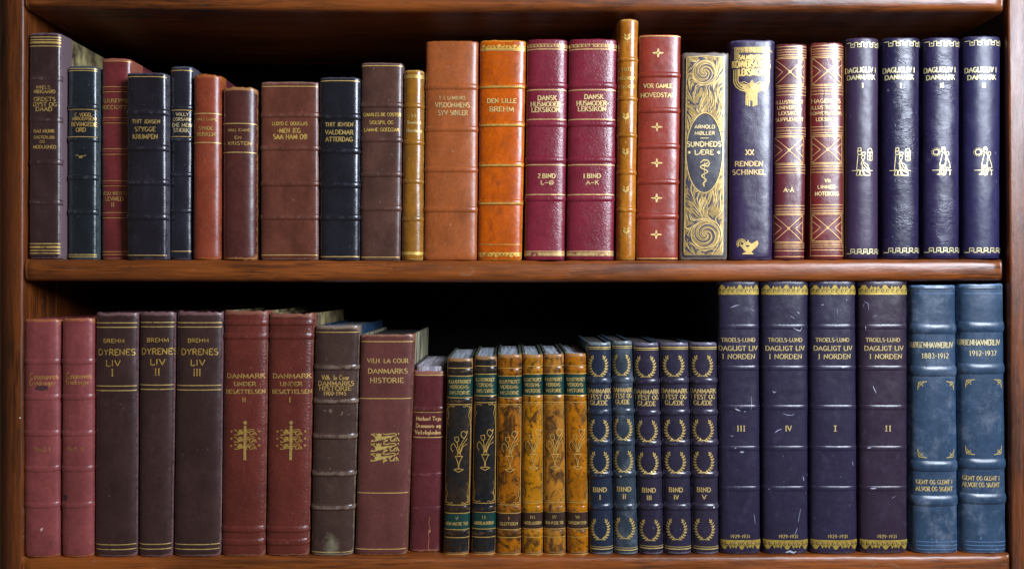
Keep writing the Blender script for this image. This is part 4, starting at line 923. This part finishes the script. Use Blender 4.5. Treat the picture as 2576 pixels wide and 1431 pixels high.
# six volumes with green labels, gilt frames and a vase of flowers
GB = leather('#123631', 0.42, var=.2, wearcol='#3c4a2c', wear=.5); BB = leather('#33211c', 0.45, var=.3, wearcol='#6a4a28', wear=.6)
vols = [ # tl, tr, bl, br, top, colour, mottle, range, numeral, period, second label, label
 ((1125.5, 1191, 1115.5, 1180), 901, '#2a2019', '#141b20', (.42, .6), 'V', 'DEN NYERE TID', GB, 0, 'near-black calf book V with green label and gilt vase'),
 ((1193.5, 1250, 1186, 1247), 896, '#23201d', '#0f161e', (.40, .6), 'II', 'MIDDELALDEREN', GB, -5, 'blue-black calf book II with green label and gilt vase'),
 ((1251.5, 1313, 1248.5, 1311), 891.5, '#9c5f22', '#33200f', (.46, .57), 'I', 'OLDTIDEN', BB, 0, 'brown-mottled calf book I with green label and gilt vase'),
 ((1314, 1366, 1313.5, 1366), 891.5, '#b0762e', '#3a2510', (.48, .60), 'III', 'MIDDELALDEREN', BB, -5, 'golden calf book III with dark stains, green label and gilt vase'),
 ((1367, 1418.5, 1367, 1423), 890.5, '#a87236', '#40291a', (.46, .59), 'IV', 'DEN NYERE TID', BB, -6, 'golden calf book IV with grey-brown clouding, green label and gilt vase'),
 ((1420, 1474, 1426.5, 1480.5), 888.5, '#aa6a22', '#4a2c0f', (.48, .64), 'VI', 'NAPOLEONSTIDEN', BB, -6, 'golden-brown calf book VI with green label and gilt vase, next to the dark wreath books')]
for x, top, c1, c2, mr, rn, per, lb2, dy, lab in vols:
    L = leather(c1, 0.36, var=.25, wearcol='#a07448', mottle=c2, mott=mr, spots=True)
    b = Book(1, x[0], x[1], x[2], x[3], top, L, 3, 17, 2.4, q=10, depth=265, boardmat=grey_board, pagemat=BLUEP, pagetop=1, boardup=2.5, rag=1.3, wearT=1.3, wearE=1.0, label=lab, group='six calf volumes with green labels',
             bands=[(935+dy, 1.6, 8), (1008+dy*1.1, 1.6, 7), (1280, 1.6, 8), (1341, 1.6, 8)])
    f = gilt(.15, '#d0ab60'); k = dy
    b.patch(947+k, 999+k, GB, name='title_label'); b.patch(1291.5+k*.5, 1330+k*.3, lb2, name='volume_label')
    for y in (925.5+k, 945.5+k, 1000+k, 1290+k*.5, 1331+k*.3, 1351+k*.2, 1393): b.line(y, f, 1.8)
    cx = (x[0]+x[1]+x[2]+x[3])/4; cu = x[0]*.78+x[1]*.0+x[2]*.22+(x[1]-x[0])/2; cl = (x[2]+x[3])/2*.88+(x[0]+x[1])/2*.12; hw_ = (x[1]-x[0])/2
    tg = gilt(.35, '#c0a868')
    b.text([('ILLUSTRERET', cu, 959.7+k, 8, hw_*1.72), ('VERDENS-', cu, 973+k, 8.5, hw_*1.5), ('HISTORIE', cu, 987.6+k, 8.5, hw_*1.5)], tg)
    b.text([(rn, cl, 1302.5+k*.5, 8, 3+3.2*len(rn)), (per, cl, 1316.5+k*.4, 7.5, hw_*1.7 if len(per) > 9 else hw_*1.45)], tg, name='volume_lettering')
    m = MB(); W2 = b.half*.76; z1, z0 = b.zpy(1017+k), b.zpy(1269+k*.9)
    a1 = 0.0
    b.ribbon(m, [(a1-W2, z0), (a1-W2, z1), (a1+W2, z1), (a1+W2, z0), (a1-W2, z0)], 1.8)
    for sx in (-1, 1):
        for zz, sz in ((z1, -1), (z0, 1)):
            q1 = [(a1+sx*(W2-4.5+1.6*math.sin(i*.9)), zz+sz*(5+i*4.2)) for i in range(13)]; b.ribbon(m, q1, lambda dx, dz, f_: 1.5*(1.2-f_), 1.0)
            q2 = [(a1+sx*(W2-5-i*1.7), zz+sz*(4.5+1.5*math.sin(i*1.1))) for i in range(10)]; b.ribbon(m, q2, 1.2)
    b.fin(m, 'gilt_frame', f)
    b.strokes((cu+cl)/2+2, 1134+k*.9, vase(), 1.6, f, 'vase_ornament')

# five wreath volumes
for i, (x, top, hx, lab) in enumerate((
   ((1474.5, 1536, 1482, 1542.5), 861, '#232b3c', 'blue-black wreath book BIND I, beside the golden calf books'),
   ((1538, 1589.5, 1543.5, 1605), 858, '#303a44', 'scuffed grey-green wreath book BIND II'),
   ((1591, 1656, 1606.5, 1669), 862, '#2b2738', 'purplish wreath book BIND III'),
   ((1658, 1731, 1670, 1739), 861, '#2b2839', 'dark wreath book BIND IV'),
   ((1732.5, 1802.5, 1740.5, 1807.5), 861, '#2f2a3a', 'dark wreath book BIND V, beside the tall navy books'))):
    L = leather(hx, 0.34, var=.2, wearcol='#7a8486' if i < 2 else '#6e6878', wear=1.0, dust=.35 if i == 1 else 0.0)
    dy = (0, -2.5, 2, 0, 0)[i]
    b = Book(1, x[0], x[1], x[2], x[3], top, L, 1, 21, 2.2, q=20, depth=255, boardmat=leather('#4a5866', .45), pagemat=DARKP, pagetop=5, rag=1.1, wearT=1.2, label=lab, group='five wreath volumes',
             bands=[(958+dy, 4, 9), (1037+dy, 4, 9), (1114+dy, 4, 9), (1194+dy*.6, 4, 9), (1275, 4, 9)])
    for y, w_ in ((873.5+dy, 2.6), (878+dy, 1.3), (1374.6-dy, 1.3), (1380-dy, 2.6)): b.line(y, gilt(.1, '#d8c27c'), w_, -.93, .93)
    def cxp(py): f = (py-top)/(1390-top); return (x[0]+x[1])/2*(1-f)+(x[2]+x[3])/2*f
    W2 = 50 if x[1]-x[0] < 63 else 54
    st_, pg_ = wreath(W2, 58)
    for y in (917.5, 1079, 1159.5, 1328): b.strokes(cxp(y)-1, y+dy, st_, 1.3, gilt(.28 if i == 1 else .06, '#cdb574'), 'wreath_ornament', polys=pg_)
    wt = min(66, (x[1]-x[0])*1.02)
    b.text([('DANMARK', cxp(983), 983+dy, 10.5, wt), ('I FEST OG', cxp(997), 997.6+dy, 10.5, wt*.92), ('GLÆDE', cxp(1012)-1, 1012.6+dy, 10.5, wt*.68)], gilt(.2, '#d0b87e'))
    b.text([('BIND', cxp(1230)-1, 1231+dy*.6, 10.5, 34), (('I', 'II', 'III', 'IV', 'V')[i], cxp(1249)-1, 1249.5+dy*.6, 10.5, (4, 8, 12, 12, 10)[i])], gilt(.1, '#d6bd80'), name='volume_number')
    if i in (1, 4): b.strokes(cxp(1195)-8 if i == 1 else cxp(1275)+22, 1197 if i == 1 else 1275, [], 1, plain('paint_fleck2', '#c8ccd0', .6), 'paint_fleck', 1.2, polys=[[(2.2*math.cos(q_*.8), 2.2*math.sin(q_*.8)) for q_ in range(8)]])

# four tall navy volumes
PF = plain('scuffed_leather', '#8b87a0', .6, .3, 200)
WF = plain('white_scuff', '#a8a9b8', .6, .1, 200)
tv = [((1802.5, 1908, 1808.5, 1912), 706.5, 'III', (1858, 1858, 1859, 1864, 1862), 'tall navy book III, first of four with gold lace borders',
        [(PF, (1849, 771), [(-11, -3), (-2, 1), (11, 5)], 3.0), (PF, (1893, 779), [(-8, 3), (0, -1), (7, -3)], 1.6), (WF, (1857, 1030), [(-8, 3), (-2, 0), (5, -3)], 5.5), (WF, (1873, 1035), [(-2, 0), (2, 1)], 2.5), (PF, (1889, 1010), [(0, 14), (1, 0), (-2, -22)], 2), (WF, (1867, 1136), [(-6, 0), (4, 0)], 6.0), (WF, (1850, 1127), [(-2, 0), (2, 1)], 3), (PF, (1841, 1095), [(-4, 0), (4, -1)], 2.6), (PF, (1897, 1305), [(-1, 14), (1, 0), (3, -12)], 1.8)]),
      ((1911.5, 2031.5, 1915, 2031.5), 706, 'IV', (1976, 1976, 1976.5, 1983, 1983), 'tall navy book IV, scratched, second of four with gold lace borders',
        [(PF, (1993, 798), [(-6, 4), (0, 0), (6, -3)], 2.2), (PF, (2008, 786), [(-4, 2), (3, -3)], 3.4), (WF, (2009, 828), [(-14, 3), (-4, -2), (4, -4), (8, 4)], 3.2), (PF, (1948, 985), [(-5, 2), (0, -2), (4, 1)], 3.4), (PF, (1985, 1043), [(-16, 4), (-6, 0), (8, -1), (12, 4)], 2.8), (PF, (1958, 1082), [(-9, -6), (-2, 0), (8, 4)], 3.6), (PF, (2020, 1203), [(-1, 6), (1, 0), (2, -6)], 3.4), (PF, (2008, 1305), [(6, 26), (2, 8), (-1, -8)], 2.2), (PF, (2002, 1335), [(4, 9), (-3, -8)], 2), (WF, (1990, 1388), [(-14, 0), (-3, 3), (6, -1), (13, 2)], 6.0), (WF, (1935, 1229), [(-2, 0), (2, 0)], 2)]),
      ((2034, 2150.5, 2033.5, 2155), 706, 'I', (2095, 2097, 2100, 2101, 2107), 'tall navy book I, third of four with gold lace borders',
        [(PF, (2069, 767), [(-3, 0), (3, 1)], 4), (WF, (2129, 754), [(-1.5, 1), (2, -1)], 2.6), (WF, (2121, 924), [(-4, 0), (4, 1)], 4), (WF, (2078, 711), [(-5, 0), (5, 0)], 3), (PF, (2105, 783), [(1, 9), (0, -10)], 1.2), (PF, (2144, 1165), [(-1, 6), (1, -5)], 2)]),
      ((2154, 2280.5, 2157, 2281), 706, 'II', (2222, 2225, 2229, 2234, 2231), 'tall purple-navy book II, fourth of four with gold lace borders',
        [(PF, (2183, 761), [(-9, 4), (0, -2), (2, -20)], 1.7), (PF, (2172, 767), [(2, 5), (-1, -5)], 1.4), (PF, (2201, 795), [(-6, -3), (5, 3)], 1.6), (WF, (2199, 979), [(-3, 9), (0, 0), (5, -9)], 2.8), (WF, (2178, 824), [(0, 5), (0, -5)], 2), (WF, (2187, 1126), [(-5, 0), (4, 1)], 3.6), (PF, (2198, 1228), [(-8, 0), (6, 1)], 5), (PF, (2247, 1250), [(-5, -3), (5, 3)], 1.6)])]
for x, top, rn, c, lab, marks in tv:
    L = leather('#272338' if rn != 'II' else '#2d2232', 0.40, var=.14, wearcol='#77738c', wear=.6)
    b = Book(1, x[0], x[1], x[2], x[3], top, L, 2, 21, 2.9, bands=[(822, 1.8, 7), (926, 1.8, 7), (1025, 1.8, 7), (1128, 1.8, 7), (1229, 1.8, 7)], rag=.9, wearT=1.0, label=lab, group='four tall navy volumes with gold lace borders')
    gb = gilt(.04, '#ad9748')
    scallop_band(b, 728.5, 23, gb, 5, True, NAV); b.line(739.5, gilt(.02, '#dcc878'), 2.4, -.97, .97)
    scallop_band(b, 1369, 23, gb, 5, False, NAV); b.line(1359, gilt(.02, '#dcc878'), 2.0, -.97, .97)
    b.text([('TROELS-LUND', c[0], 854.7, 9, 84), ('DAGLIGT LIV', c[1], 875.7, 11, 96), ('I NORDEN', c[2], 896.3, 11, 81)], gilt(.15, '#cbb785'), bold=.95)
    b.text([(rn, c[3], 1077, 13, 5+5.2*len(rn))], gilt(.1, '#d2bd88'), name='volume_number'); b.text([('1929-1931', c[4], 1348, 8, 49)], gilt(.3, '#c2ae78'), name='date_lettering')
    for mm_, (px, py), pl, wd in marks:
        m = MB(); s0, z0 = b.anchor(px, py)
        b.ribbon(m, [(s0+u, z0+v) for u, v in pl], (lambda wd: lambda dx, dz, f: wd*.68*(.35+.65*math.sin(math.pi*min(1, max(0, f)))))(wd), 1.15, 2.5); b.fin(m, 'scuff_mark', mm_)

# two blue volumes
for x, top, dts, bands, ty, tx, cy, gy, gx, lab in (
  ((2283.5, 2402, 2287.5, 2408), 717, '1883-1912', (827, 933.5, 1173, 1260), (867.4, 894.5), (2346, 2353), (968, 1141), (1211.7, 1228.8), 2352, 'faded blue cloth-like book dated 1883-1912, second from the right end'),
  ((2404, 2522, 2410, 2529), 714, '1912-1937', (822, 927.5, 1167, 1255), (861, 888), (2463, 2473), (963, 1133), (1202, 1218.6), 2470, 'blue leather book dated 1912-1937, last on the right of the lower shelf')):
    L = leather('#31445a', 0.42, var=.2, wearcol='#6484a8', wear=.8, dust=.38, mottle='#273a50', mott=(.5, .7))
    b = Book(1, x[0], x[1], x[2], x[3], top, L, 3, 24, 2.7, q=10, bands=[(y, 5.0, 13.5) for y in bands]+[(725+(717-714)*0, 1.2, 3.5)], rag=1.0, wearT=.9, label=lab, group='two blue volumes')
    cr = leather('#7d9cc4', .4, var=.1, wear=0)
    for y in (738, 1362, 1371.5, 1381): b.line(y, cr, .9, -.85, .9, name='creased_line', off=.9)
    b.text([('KØBENHAVNERLIV', tx[0], ty[0], 13, 106), (dts, tx[1], ty[1], 12, 67)], gilt(.3, '#cfc7a4'), bold=.95)
    b.text([('GEMT OG GLEMT I', gx, gy[0], 10, 88), ('ALVOR OG SKÆMT', gx, gy[1], 10.5, 89)], gilt(.3, '#c9b98a'), name='subtitle_lettering')
    xl, xr = x[0]+35, x[1]-11
    for px, sx in ((xl, 1), (xr, -1)):
        for py, sy in ((cy[0], -1), (cy[1], 1)):
            b.strokes(px, py, [(1.8, [(-8*sx, -12*sy*-1*-1), (-8*sx, 0), (-8*sx, -8*sy*-1*-1)])]*0+[(2.0, [(-9*sx, 12*sy), (-8*sx, 2*sy), (-7*sx, -7*sy), (2*sx, -8*sy), (12*sx, -9*sy)]), (1.6, [(-6*sx, 4*sy), (-3*sx, 0), (-5*sx, -5*sy)]), (1.6, [(4*sx, -6*sy), (1*sx, -3*sy), (-3*sx, -4*sy), (3*sx, 3*sy)])], 1.6, gilt(.2, '#cdbb80'), 'corner_ornament')
